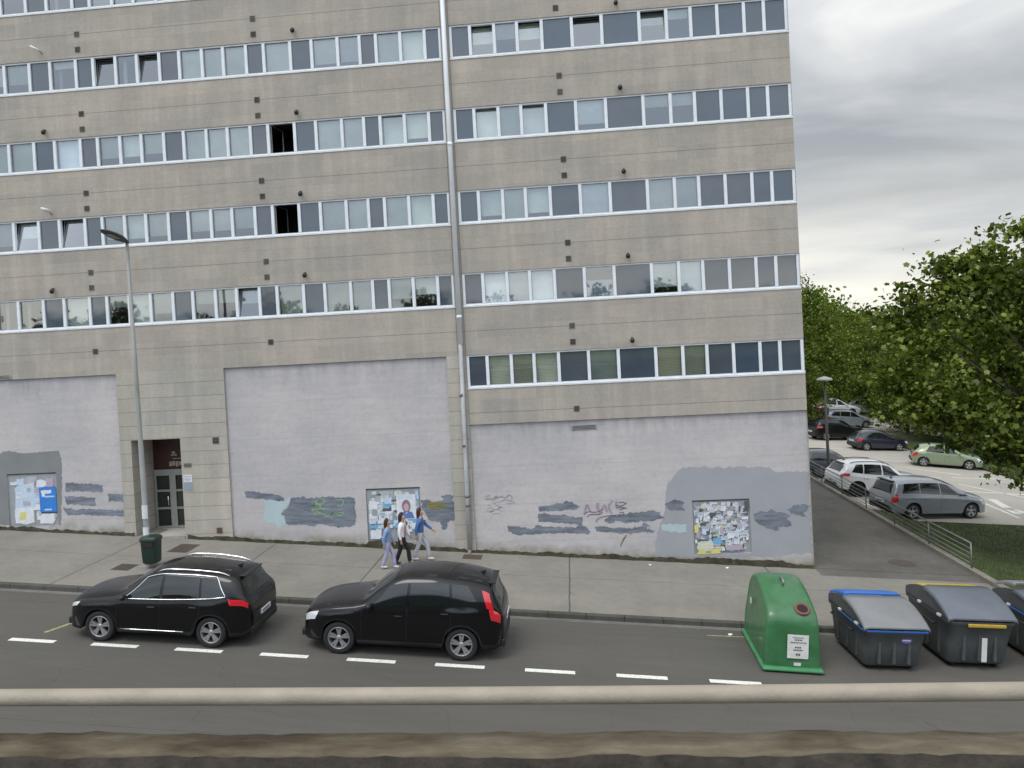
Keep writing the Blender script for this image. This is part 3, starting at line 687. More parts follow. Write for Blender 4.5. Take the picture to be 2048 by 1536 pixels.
def rough_poly(pts, amp=0.018, step=0.06, seed=0):
    r = random.Random(seed); out = []
    n = len(pts)
    for i in range(n):
        a = Vector(pts[i]); b_ = Vector(pts[(i + 1) % n]); d = (b_ - a).length; m_ = max(1, int(d / step))
        for j in range(m_):
            t = j / m_; p = a.lerp(b_, t)
            out.append((p.x + r.uniform(-amp, amp), p.y + r.uniform(-amp, amp)))
    return out
def ribbon(mb, pts, wd, y):
    P = [Vector(p) for p in pts]
    # smooth the stroke
    Q = []
    for i in range(len(P) - 1):
        p0, p1, p2, p3 = P[max(i - 1, 0)], P[i], P[i + 1], P[min(i + 2, len(P) - 1)]
        for j in range(5):
            t = j / 5; Q.append(0.5 * ((2 * p1) + (-p0 + p2) * t + (2 * p0 - 5 * p1 + 4 * p2 - p3) * t * t + (-p0 + 3 * p1 - 3 * p2 + p3) * t ** 3))
    Q.append(P[-1]); L_, R2 = [], []
    for i, q in enumerate(Q):
        d = (Q[min(i + 1, len(Q) - 1)] - Q[max(i - 1, 0)]); d = d.normalized() if d.length else Vector((1, 0)); n = Vector((-d.y, d.x))
        w_ = wd * (0.55 + 0.45 * math.sin(PI * (i + .5) / len(Q)))
        L_.append(q + n * w_ / 2); R2.append(q - n * w_ / 2)
    n = len(Q)
    mb.mesh([(v.x, y, v.y) for v in L_] + [(v.x, y, v.y) for v in R2], [(i, i + 1, i + 1 + n, i + n) for i in range(n - 1)])
PH = {'L': [(-20.12, -18.28, 1.66, 3.55)], 'M': [(-7.24, -5.37, 0.69, 2.545)], 'R': [(3.67, 5.52, -0.04, 1.75)]}
YP = YF + 0.07
def plaster_panel(key, patches, strokes):
    a, b_, zt = PAN[key]; mb = MB().m(M_PLASTER)
    holes_ = [(*h, 0.045) for h in PH[key]]
    # fine grid so that stains can follow the edges
    xs = sorted(set([round(a + (b_ - a) * i / 40, 3) for i in range(41)] + [h[0] for h in holes_] + [h[1] for h in holes_]))
    zs = sorted(set([-4.0, -2.5, -1.5] + [round(-1 + (zt + 1) * j / 26, 3) for j in range(27)] + [h[2] for h in holes_] + [h[3] for h in holes_]))
    vs = []; idx = {}
    for z in zs:
        for x in xs: idx[(x, z)] = len(vs); vs.append((x, YP, z))
    fs = []
    for i in range(len(xs) - 1):
        for j in range(len(zs) - 1):
            c = ((xs[i] + xs[i + 1]) / 2, (zs[j] + zs[j + 1]) / 2)
            if any(h[0] < c[0] < h[1] and h[2] < c[1] < h[3] for h in holes_): continue
            fs.append((idx[(xs[i], zs[j])], idx[(xs[i + 1], zs[j])], idx[(xs[i + 1], zs[j + 1])], idx[(xs[i], zs[j + 1])]))
    mb.mesh(vs, fs)
    for h in holes_:
        x0, x1, z0, z1, d = h
        for q in ([(x0, YP, z1), (x1, YP, z1), (x1, YP + d, z1), (x0, YP + d, z1)], [(x0, YP, z0), (x1, YP, z0), (x1, YP + d, z0), (x0, YP + d, z0)], [(x0, YP, z0), (x0, YP, z1), (x0, YP + d, z1), (x0, YP + d, z0)], [(x1, YP, z0), (x1, YP, z1), (x1, YP + d, z1), (x1, YP + d, z0)]): mb.face(q)
    sd_ = 0
    for lay, material, polys in patches:
        mb.m(material)
        for p in polys:
            sd_ += 1; big = lay == 0
            pr = list(p) if big else rough_poly(p, 0.028, 0.05, sd_ * 7 + len(p))
            if big: pr = [(min(max(x, a + .001), b_ - .001), z) for x, z in pr]
            mb.face([(x, YP - 0.002 - 0.0015 * lay, z) for x, z in pr])
    for lay, material, wd, sts in strokes:
        mb.m(material)
        for i_, p in enumerate(sts): ribbon(mb, p, wd, YP - 0.002 - 0.0015 * lay - 0.0002 * i_)
    return mb
def clip_out(poly, rect):
    """split a polygon round a rectangle: returns polygons left of, right of, above and below it"""
    x0, x1, z0, z1 = rect
    def clip(P, f, inter):
        out = []
        for i in range(len(P)):
            A, B_ = P[i], P[(i + 1) % len(P)]; fa, fb = f(A), f(B_)
            if fa: out.append(A)
            if fa != fb: out.append(inter(A, B_))
        return out
    def ix(x): return lambda A, B_: (x, A[1] + (B_[1] - A[1]) * (x - A[0]) / (B_[0] - A[0]))
    def iz(z): return lambda A, B_: (A[0] + (B_[0] - A[0]) * (z - A[1]) / (B_[1] - A[1]), z)
    res = [clip(poly, lambda p: p[0] <= x0, ix(x0)), clip(poly, lambda p: p[0] >= x1, ix(x1))]
    mid = clip(clip(poly, lambda p: p[0] > x0, ix(x0)), lambda p: p[0] < x1, ix(x1))
    res.append(clip(mid, lambda p: p[1] >= z1, iz(z1))); res.append(clip(mid, lambda p: p[1] <= z0, iz(z0)))
    return [r for r in res if len(r) > 2]
rL = PH['L'][0]; rR = PH['R'][0]
specs = {'L': ([(0, M_PM2, clip_out(rough_poly(Q_L_mid[0], .028, .08, 1), rL)), (1, M_PD, Q_L_dark)], []),
         'M': ([(1, M_PLT, Q_M_light), (2, M_PD, Q_M_dark), (3, M_POL, Q_M_olive)], [(4, M_SG, 0.035, ST_green)]),
         'R': ([(0, M_PM, clip_out(rough_poly(Q_R_mid[0], .04, .09, 2), rR)), (1, M_PLT, Q_R_light), (2, M_PD, Q_R_dark)], [(3, M_SP, 0.07, ST_pthick), (4, M_SD, 0.025, ST_pthin), (4, M_ST, 0.014, ST_tag), (3, M_POL, 0.05, ST_olive), (3, M_SP, 0.05, [])])}
for key in 'LMR':
    mb = plaster_panel(key, *specs[key])
    o = bpart(mb, 'rendered_panel')
    me = o.data; zt = PAN[key][2]
    ea = me.attributes.new('edge', 'FLOAT', 'POINT'); fa_ = me.attributes.new('foot', 'FLOAT', 'POINT')
    for v in me.vertices:
        ea.data[v.index].value = max(0.0, 1 - (zt - v.co.z) / 1.1)
        fa_.data[v.index].value = max(0.0, min(1.0, 1 - (v.co.z - GZ(v.co.x)) / 0.55))
# dirt and moss where the wall meets the pavement
b = MB().m(mat('mossy_wall_foot', (0.045, 0.04, 0.022), 0.95, noise=(5, 0.6), bump=(30, 0.6)))
r = random.Random(5); xs = [XL + i * 0.12 for i in range(int((XR - XL) / 0.12) + 1)]
top = [GZ(x) + 0.07 + 0.07 * abs(math.sin(x * 1.7) * math.sin(x * .43 + 1)) + r.uniform(-.025, .035) + (0.10 if 3.7 < x < 6.6 or -7.3 < x < -5.3 else 0) for x in xs]
n = len(xs)
keep = [i for i in range(n - 1) if not (DOOR[0] - .1 < xs[i] < DOOR[1])]
b.mesh([(x, YF - .006, t_) for x, t_ in zip(xs, top)] + [(x, YF - .03 - .05 * abs(math.sin(3 * x)), GZ(x) + .003) for x in xs] + [(x, YF + .075, t_ - .01) for x, t_ in zip(xs, top)], [(i, i + 1, i + 1 + n, i + n) for i in keep] + [(i, i + 1, i + 1 + 2 * n, i + 2 * n) for i in keep])
bpart(b, 'wall_foot')

# poster boards
PAPERS = [mat('paper_' + nm, c, 0.75, noise=(5, 0.12)) for nm, c in (('white', (0.66, 0.68, 0.72)), ('pale_blue', (0.50, 0.60, 0.72)), ('grey', (0.40, 0.42, 0.44)), ('cream', (0.60, 0.60, 0.47)), ('dark', (0.09, 0.10, 0.11)), ('steel', (0.30, 0.32, 0.34)), ('sky', (0.16, 0.38, 0.58)), ('yellow', (0.62, 0.58, 0.22)), ('mauve', (0.42, 0.36, 0.44)))]
WHT, PBL, GRY, CRM, DRK, STL, SKYB, YEL, MAU = PAPERS
M_BLUE = mat('poster_blue', (0.03, 0.20, 0.60), 0.6, noise=(3, 0.08))
M_INK = mat('print_ink', (0.05, 0.05, 0.06), 0.7)
def torn(mb, cx_, cz_, w_, h_, material, y, r):
    k = 14; pts = []
    for i in range(k):
        t = i / k * 4; s = int(t); f = t - s
        p = [(-1 + 2 * f, -1), (1, -1 + 2 * f), (1 - 2 * f, 1), (-1, 1 - 2 * f)][s]
        pts.append((cx_ + p[0] * w_ / 2 * r.uniform(.78, 1.0), cz_ + p[1] * h_ / 2 * r.uniform(.8, 1.0)))
    mb.m(material); mb.face([(x, y, z) for x, z in pts])
def board(rect, seed, n, pal, smin=.10, smax=.5, low=0.12, label=None):
    x0, x1, z0, z1 = rect; yb = YP + 0.040
    base = MB().m(STL).box((x0 + .004, yb, z0), (x1 - .004, yb + .03, z1 - .004))
    xm = (x0 + x1) / 2
    base.m(DRK).box((x0 + .004, yb - .012, z1 - .05), (x1 - .004, yb - .001, z1 - .004)); base.m(STL).box((xm - .03, yb - .010, z0), (xm + .03, yb - .001, z1 - .052))  # dark strip along the top paints in the shadow line of the recess
    bd = bpart(base, 'poster_board')
    if label: bd['label'] = label
    r = random.Random(seed); mb = MB(); y = yb - .0122
    for i in range(n):
        w_, h_ = r.uniform(smin, smax), r.uniform(smin, smax) * .8
        cx_ = r.uniform(x0 + w_ / 2 + .03, x1 - w_ / 2 - .03); cz_ = r.uniform(z0 + low + h_ / 2, z1 - .07 - h_ / 2)
        m_ = r.choice(pal); torn(mb, cx_, cz_, w_, h_, m_, y, r)
        if m_ in (WHT, PBL, CRM) and r.random() < .6:
            for q in range(r.randint(2, 5)):
                mb.m(INKS[r.randrange(len(INKS))]); zz0 = cz_ + h_ * (.3 - q * .13); ww = w_ * r.uniform(.2, .36)
                mb.face([(cx_ - ww, y - .0001, zz0), (cx_ + ww, y - .0001, zz0), (cx_ + ww, y - .0001, zz0 + h_ * .05), (cx_ - ww, y - .0001, zz0 + h_ * .05)])
        y -= .00012
    bpart(mb, 'torn_posters', parent=bd); return bd, y
INKS = [M_INK, GRY, SKYB, DRK]
x0, x1, z0, z1 = PH['L'][0]
bd, y = board(PH['L'][0], 11, 30, [WHT, GRY, STL, MAU, WHT, PBL], .15, .45, label='poster board with a large blue poster')
r = random.Random(2); mb = MB()
torn(mb, x0 + .62, z0 + 1.05, .82, 1.05, PBL, y, r); torn(mb, x0 + .55, z0 + .38, .78, .62, WHT, y - .001, r)
torn(mb, x0 + .5, z0 + .38, .26, .30, YEL, y - .002, r); torn(mb, x1 - .42, z0 + .26, .6, .40, WHT, y - .002, r)
for q in range(7): torn(mb, x0 + r.uniform(.35, .9), z0 + r.uniform(.75, 1.4), r.uniform(.12, .3), r.uniform(.06, .2), r.choice([WHT, GRY, PBL]), y - .0025 - q * .0003, r)
bpart(mb, 'peeling_posters', parent=bd)
mb = MB(); bx0, bx1, bz0, bz1 = x1 - .68, x1 - .06, z0 + .50, z0 + 1.38
mb.m(M_BLUE).box((bx0, y - .008, bz0), (bx1, y - .006, bz1)); torn(mb, bx0 + .26, bz1 - .17, .42, .13, WHT, y - .0085, r); torn(mb, bx0 + .38, bz1 - .34, .4, .06, PBL, y - .0088, r); torn(mb, bx0 + .15, bz1 - .25, .12, .2, WHT, y - .0091, r)
torn(mb, bx0 + .3, bz0 + .08, .3, .06, PBL, y - .0085, r); mb.m(M_INK).box((bx0 + .03, y - .0087, bz0 - .05), (bx1, y - .006, bz0 - .001))
bpart(mb, 'blue_poster', parent=bd)
x0, x1, z0, z1 = PH['M'][0]
bd, y = board(PH['M'][0], 21, 190, [WHT, PBL, GRY, WHT, WHT, CRM, SKYB, STL, PBL, DRK, WHT, GRY], .08, .42, .3, label='poster board with a portrait poster behind the pedestrians')
mb = MB(); r = random.Random(4); cx_, cz_ = x0 + 1.37, z0 + 1.20
mb.m(WHT).box((cx_ - .33, y - .003, cz_ - .42), (cx_ + .33, y - .001, cz_ + .42))
def disc(mb, cx_, cz_, rx, rz_, material, y, z_from=-2):
    mb.m(material); mb.face([(cx_ + rx * math.cos(a), y, cz_ + rz_ * math.sin(a)) for a in [2 * PI * i / 20 for i in range(20)]])
disc(mb, cx_, cz_ + .02, .15, .22, mat('print_mauve_hair', (0.25, 0.17, 0.24), 0.7), y - .0035); disc(mb, cx_, cz_ - .02, .085, .13, mat('print_skin', (0.55, 0.36, 0.36), 0.7), y - .004)
mb.m(mat('print_blue_jacket', (0.10, 0.18, 0.42), 0.7)); mb.face([(cx_ - .27, y - .0045, cz_ - .40), (cx_ + .27, y - .0045, cz_ - .40), (cx_ + .2, y - .0045, cz_ - .2), (cx_ + .05, y - .0045, cz_ - .14), (cx_, y - .0045, cz_ - .26), (cx_ - .05, y - .0045, cz_ - .14), (cx_ - .2, y - .0045, cz_ - .2)])
for q in range(3): mb.m(PBL).box((cx_ - .26, y - .005, cz_ + .28 + q * .04), (cx_ + .2 - q * .05, y - .0032, cz_ + .30 + q * .04))
bpart(mb, 'portrait_poster', parent=bd)
mb = MB()
for q in range(9): torn(mb, x0 + .2 + (q % 4) * .28, z0 + .55 + (q // 4) * .16, .26, .13, [SKYB, PBL, WHT][q % 3], y - .006 - q * .0004, r)
torn(mb, x0 + .28, z0 + .3, .42, .34, WHT, y - .012, r)
bpart(mb, 'handbill', parent=bd)
x0, x1, z0, z1 = PH['R'][0]
bd, y = board(PH['R'][0], 31, 330, [WHT, PBL, GRY, WHT, GRY, CRM, DRK, STL, WHT, STL, MAU, PBL, WHT, GRY, WHT], .05, .24, .04, label='poster board covered in small torn papers over a yellow strip')
mb = MB(); r = random.Random(9)
for a in ((.48, .10, .85, .2, YEL), (.35, .30, .6, .3, CRM), (.75, .44, .3, .22, SKYB), (.8, .4, .2, .16, SKYB), (.4, .45, .4, .1, PBL), (.1, .85, .16, .3, YEL), (.3, .47, .4, .06, DRK), (1.3, .2, .6, .2, MAU), (.6, .22, .8, .03, WHT), (1.2, .6, .25, .2, WHT), (.45, .08, .2, .08, STL), (1.75, 1.6, .16, .26, DRK)):
    torn(mb, x0 + a[0], z0 + a[1], a[2], a[3], a[4], y, r); y -= .0005
bpart(mb, 'pasted_paper_layers', parent=bd)

# entrance recess with glazed door
dy = YF + 1.3
b = MB().m(M_STONE2); b.face([(DOOR[0], dy, 1.17), (DOOR[1], dy, 1.17), (DOOR[1], dy, 4.55), (DOOR[0], dy, 4.55)])
bpart(b, 'recess_back')
b = MB().m(mat('threshold_granite', (0.30, 0.29, 0.26), 0.7, noise=(8, 0.2))).box((DOOR[0], YF - .05, 0.9), (DOOR[1], YF + .02, 1.175)); bpart(b, 'doorstep')
dr = MB().m(M_ALU2); dz0, dz1 = 1.19, 3.16; dx0, dx1, dx2 = -15.38, -14.72, -14.55
y0, y1 = dy - .07, dy - .02
for a in ((dx0, 1.18, dx0 + .07, dz1), (-14.81, 1.18, -14.58, dz1), (-13.72, 1.18, -13.66, dz1)): dr.box((a[0], y0, a[1]), (a[2], y1, a[3]))
for z in (1.18, 1.86, 2.5, dz1 - .07): dr.box((dx0 + .071, y0 + .003, z), (-14.811, y1, z + .075)); dr.box((-14.579, y0 + .003, z), (-13.721, y1, z + .075))
dr.box((dx0, y0 - .01, dz1 + .001), (-13.66, y1, dz1 + .15))
door = bpart(dr, 'door')
bpart(MB().m(mat('dark_door_glass', (0.02, 0.024, 0.02), 0.08, spec=0.8)).box((dx0 + .05, dy - .018, 1.2), (-13.7, dy - .010, dz1)), 'door_glass', parent=door)
bpart(MB().m(M_CHROME).tube([(-14.86, y0 - .05, 2.0), (-14.86, y0 - .05, 2.35)], .015), 'handle', parent=door)
tp = MB().m(mat('red_brown_fanlight', (0.045, 0.014, 0.009), 0.35, noise=(2, 0.3))).box((dx0, dy - .05, dz1 + .152), (-13.66, dy - .02, 4.54))
tr_ = bpart(tp, 'fanlight')
sg = MB().m(mat('faded_sign_white', (0.36, 0.30, 0.27), 0.6, noise=(12, 0.3)))
for xx, zz_, ww, hh in ((-14.78, 3.42, .10, .17), (-14.66, 3.44, .09, .16), (-14.54, 3.40, .10, .19), (-14.42, 3.44, .10, .14), (-14.70, 3.80, .22, .05), (-14.64, 3.68, .30, .03), (-14.66, 3.88, .12, .07)):
    sg.box((xx, dy - .062, zz_), (xx + ww, dy - .051, zz_ + hh))
bpart(sg, 'door_lettering', parent=tr_)
b = MB().m(WHT).box((-13.60, YF - .012, 3.03), (-13.30, YF - .001, 3.28)); b.m(mat('notice_blue_grey', (0.28, 0.32, 0.38), 0.5)).box((-13.60, YF - .010, 2.74), (-13.30, YF - .001, 3.029))
for q in range(4): b.m(M_INK).box((-13.56, YF - .0135, 3.07 + q * .05), (-13.36 + .02 * (q % 2), YF - .012, 3.08 + q * .05))
bpart(b, 'notice')
bpart(MB().m(mat('intercom_metal', (0.16, 0.17, 0.16), 0.4, 0.5)).box((-13.55, YF - .025, 3.56), (-13.30, YF - .001, 3.68)), 'intercom')
bpart(MB().m(WHT).box((-14.40, YF + .6, 2.0), (-14.39, YF + .602, 2.01)), 'sticker')
# vent grilles and wall fittings
def grille(x, z, s_=.17, material=None):
    b = MB().m(material or M_GRATE); h = s_ / 2
    b.box((x - h, YF - .018, z - h), (x + h, YF - .001, z + h))
    b.m(M_DARK)
    for q in range(4): b.box((x - h * .8, YF - .0205, z - h * .75 + q * h * .42), (x + h * .8, YF - .0182, z - h * .75 + q * h * .42 + h * .16))
    return bpart(b, 'vent_grille')
M_G2 = mat('grey_green_vent', (0.13, 0.135, 0.11), 0.8, noise=(6, 0.3))
for k in range(5):
    for X in (-16.51, -10.23, 0.04):
        if k < 4 or X > 0 or True:
            grille(X, 4.96 + 2.75 * (k + 1) + .0, .18, M_GRATE if (k + int(X)) % 3 else M_G2)
            if not (k == 0 and X < 0): grille(X, 4.43 + 2.75 * (k + 1), .18, M_G2 if (k + int(X)) % 2 else M_GRATE)
grille(0.05, 4.96, .18); grille(-12.37, 4.43, .22); grille(-12.42, 1.32, .20, mat('rusty_hatch', (0.16, 0.10, 0.07), 0.8))
for (x0, x1, z0, z1) in ((-0.16, 0.68, 4.24, 4.40), (-20.6, -19.66, 6.90, 7.03)):
    yy = YF + (0.069 if z0 < 5 else 0)
    b = MB().m(M_ALU2).box((x0, yy - .02, z0), (x1, yy - .001, z1)); b.m(M_DARK)
    for q in range(3): b.box((x0 + .05, yy - .0225, z0 + .025 + q * .045), (x1 - .05, yy - .0202, z0 + .042 + q * .045))
    bpart(b, 'long_vent')
def lampfit(x, z, white=False, tube=False):
    b = MB()
    if tube:
        b.m(M_WHITEP).tube([(x - .22, YF - .20, z + .16), (x + .06, YF - .12, z)], .035, 10); b.m(M_ALU2).tube([(x + .05, YF - .12, z), (x + .06, YF, z - .06)], .02, 6)
    elif white:
        b.m(M_WHITEP).tube([(x - .12, YF - .30, z + .07), (x + .08, YF - .12, z)], [.05, .06], 10); b.m(M_ALU2).tube([(x + .05, YF - .12, z - .02), (x + .06, YF, z - .10)], .02, 6)
    else:
        b.m(M_BLACKP).lathe([(0.0, -.02), (.05, -.01), (.075, .05), (.07, .10), (.03, .15), (0, .16)], 'z', 14, (x, YF - .14, z - .08)); b.tube([(x, YF - .14, z + .05), (x, YF - .05, z + .09), (x, YF, z + .07)], .02, 6)
    return bpart(b, 'security_camera' if white or tube else 'wall_lamp')
for x, z in ((-8.82, 18.16), (-8.84, 15.40), (-8.86, 12.66), (-8.87, 9.91), (-17.84, 15.40), (-17.88, 9.89), (2.0, 18.14), (2.0, 15.39), (1.98, 12.66), (1.98, 9.90), (1.98, 7.13)): lampfit(x, z)
lampfit(-17.87, 18.2, tube=True); lampfit(-17.87, 12.66, white=True)
# downpipe down the expansion joint
b = MB().m(M_PIPE).tube([(-3.69, YF - .10, 25.3), (-3.69, YF - .10, 7.30)], .078, 14)
for z in (8.2, 13.95, 19.6): b.tube([(-3.69, YF - .10, z - .05), (-3.69, YF - .10, z + .05)], .088, 14)
dp = bpart(b, 'downpipe')
b = MB().m(mat('grey_steel_downpipe', (0.36, 0.37, 0.385), 0.55, 0.0, noise=(2, 0.25, (1, 1, .5)))).tube([(-3.70, YF - .10, 7.32), (-3.74, YF - .11, 2.2), (-3.75, YF - .11, .42)], .07, 14)
b.m(mat('rust_lower_pipe', (0.17, 0.15, 0.13), 0.7, noise=(5, 0.4)))
for z in (5.6, 3.9, 2.2, 1.9): b.tube([(-3.745, YF - .11, z - .04), (-3.745, YF - .11, z + .04)], .08, 12)
b.tube([(-3.75, YF - .11, .44), (-3.76, YF - .14, .30), (-3.76, YF - .30, .25)], .068, 10)
bpart(b, 'lower_downpipe')
# expansion joint strip
bpart(MB().m(mat('joint_sealant', (0.17, 0.145, 0.12), 0.9)).box((-3.83, YF - .004, 7.0), (-3.815, YF - .001, 25)).box((-3.56, YF - .004, 4.6), (-3.545, YF - .001, 25)), 'expansion_joint')
# ---------------------------------------------------------------- cars
def pch(keys, x):
    """monotone cubic through key points"""
    xs = [k[0] for k in keys]; ys = [k[1] for k in keys]; n = len(xs)
    if x <= xs[0]: return ys[0]
    if x >= xs[-1]: return ys[-1]
    d = [(ys[i + 1] - ys[i]) / (xs[i + 1] - xs[i]) for i in range(n - 1)]
    m_ = [d[0]] + [0 if d[i - 1] * d[i] <= 0 else 2 * d[i - 1] * d[i] / (d[i - 1] + d[i]) for i in range(1, n - 1)] + [d[-1]]
    i = max(j for j in range(n - 1) if xs[j] <= x); h = xs[i + 1] - xs[i]; t = (x - xs[i]) / h
    return (2 * t ** 3 - 3 * t ** 2 + 1) * ys[i] + (t ** 3 - 2 * t ** 2 + t) * h * m_[i] + (-2 * t ** 3 + 3 * t ** 2) * ys[i + 1] + (t ** 3 - t ** 2) * h * m_[i + 1]
CARS = {
 'suv': dict(L=4.63, W=1.89, wx=(0.92, 3.69), r=.36,
   top=[(0, .62), (.015, .74), (.06, .84), (.2, .93), (.6, 1.02), (1.25, 1.10), (1.36, 1.12), (1.75, 1.40), (2.1, 1.60), (2.45, 1.67), (3.0, 1.69), (3.6, 1.66), (4.15, 1.58), (4.30, 1.50), (4.44, 1.26), (4.54, 1.08), (4.595, .96), (4.618, .80), (4.63, .62)],
   belt=[(0, .56), (.06, .72), (.25, .85), (.6, .93), (1.3, 1.00), (2.4, 1.05), (3.9, 1.13), (4.3, 1.10), (4.52, .98), (4.6, .78), (4.63, .55)],
   hw=[(0, .42), (.015, .54), (.06, .66), (.2, .80), (.5, .905), (1.0, .945), (3.8, .945), (4.2, .90), (4.45, .82), (4.58, .73), (4.63, .60)],
   wr=[(0, .30), (.2, .60), (1.2, .72), (1.4, .76), (2.1, .70), (3.0, .71), (4.1, .67), (4.3, .67), (4.55, .66), (4.63, .40)],
   sill=[(0, .50), (.02, .36), (.12, .27), (4.4, .27), (4.58, .36), (4.63, .48)],
   cowl=1.40, hdr=2.12, rend=4.28, rglass=(4.32, 4.52), win=[(1.52, 2.02, 2.42, 2.44), (2.50, 2.50, 3.42, 3.36), (3.48, 3.42, 4.10, 3.78)],
   head=(.09, .44, .72, .97), tail='vertical'),
 'crossover': dict(L=4.45, W=1.84, wx=(0.90, 3.55), r=.35,
   top=[(0, .60), (.015, .72), (.06, .82), (.2, .92), (.6, 1.00), (1.15, 1.07), (1.25, 1.09), (1.65, 1.36), (2.0, 1.53), (2.35, 1.60), (2.9, 1.61), (3.5, 1.58), (3.95, 1.52), (4.08, 1.44), (4.24, 1.18), (4.34, 1.05), (4.40, .93), (4.435, .78), (4.45, .6)],
   belt=[(0, .55), (.06, .70), (.25, .83), (.6, .90), (1.3, .96), (2.4, .99), (3.4, 1.05), (3.9, 1.10), (4.2, 1.09), (4.34, 1.02), (4.42, .84), (4.45, .58)],
   hw=[(0, .42), (.015, .54), (.06, .65), (.2, .79), (.5, .885), (1.0, .92), (3.6, .92), (4.0, .88), (4.3, .81), (4.42, .74), (4.45, .64)],
   wr=[(0, .30), (.2, .60), (1.1, .70), (1.3, .73), (2.0, .67), (2.9, .68), (3.9, .63), (4.1, .63), (4.35, .64), (4.45, .40)],
   sill=[(0, .48), (.02, .36), (.12, .26), (4.2, .26), (4.4, .36), (4.45, .48)],
   cowl=1.29, hdr=2.02, rend=4.06, rglass=(4.10, 4.31), win=[(1.40, 1.94, 2.30, 2.32), (2.38, 2.38, 3.25, 3.20), (3.30, 3.25, 3.86, 3.58)],
   head=(.09, .40, .84, .97), tail='horizontal'),
 'minivan': dict(L=4.47, W=1.80, wx=(0.85, 3.55), r=.33,
   top=[(0, .58), (.015, .70), (.06, .80), (.25, .92), (.65, 1.02), (.95, 1.10), (1.0, 1.12), (1.5, 1.38), (2.0, 1.56), (2.4, 1.62), (3.0, 1.63), (3.8, 1.59), (4.15, 1.54), (4.25, 1.46), (4.36, 1.2), (4.41, 1.0), (4.44, .85), (4.46, .7), (4.47, .55)],
   belt=[(0, .52), (.06, .68), (.25, .80), (.65, .90), (1.1, .95), (2.4, 1.0), (3.9, 1.05), (4.3, 1.04), (4.42, .92), (4.46, .65), (4.47, .5)],
   hw=[(0, .52), (.015, .62), (.06, .72), (.2, .81), (.5, .875), (1.0, .90), (3.8, .90), (4.2, .86), (4.4, .80), (4.46, .72), (4.47, .66)],
   wr=[(0, .3), (.2, .58), (1.0, .70), (1.2, .72), (2.0, .66), (3.0, .67), (4.15, .64), (4.3, .6), (4.44, .66), (4.47, .5)],
   sill=[(0, .46), (.02, .34), (.12, .24), (4.3, .24), (4.44, .34), (4.47, .46)],
   cowl=1.04, hdr=2.02, rend=4.2, rglass=(4.25, 4.40), win=[(1.30, 1.92, 2.26, 2.28), (2.33, 2.33, 3.22, 3.20), (3.27, 3.25, 4.06, 3.90)],
   head=(.07, .48, .62, .95), tail='van'),
 'hatch': dict(L=4.0, W=1.72, wx=(0.80, 3.32), r=.30,
   top=[(0, .55), (.015, .66), (.06, .75), (.2, .83), (.6, .92), (1.0, .98), (1.08, 1.0), (1.5, 1.25), (1.85, 1.41), (2.2, 1.46), (2.8, 1.45), (3.3, 1.38), (3.5, 1.31), (3.72, 1.08), (3.86, .94), (3.94, .85), (3.98, .72), (4.0, .55)],
   belt=[(0, .5), (.06, .64), (.25, .75), (.6, .83), (1.1, .88), (2.4, .92), (3.4, .96), (3.75, .92), (3.92, .78), (3.98, .62), (4.0, .5)],
   hw=[(0, .48), (.015, .6), (.06, .69), (.2, .78), (.5, .84), (1.0, .86), (3.2, .86), (3.6, .83), (3.9, .75), (3.98, .66), (4.0, .6)],
   wr=[(0, .3), (.2, .56), (1.0, .65), (1.2, .64), (1.85, .56), (2.6, .57), (3.4, .53), (3.6, .56), (3.9, .58), (4.0, .4)],
   sill=[(0, .42), (.02, .3), (.12, .2), (3.8, .2), (3.95, .3), (4.0, .42)],
   cowl=1.12, hdr=1.86, rend=3.46, rglass=(3.54, 3.82), win=[(1.25, 1.78, 2.12, 2.14), (2.20, 2.20, 3.22, 3.00)],
   head=(.07, .4, .62, .95), tail='low'),
}
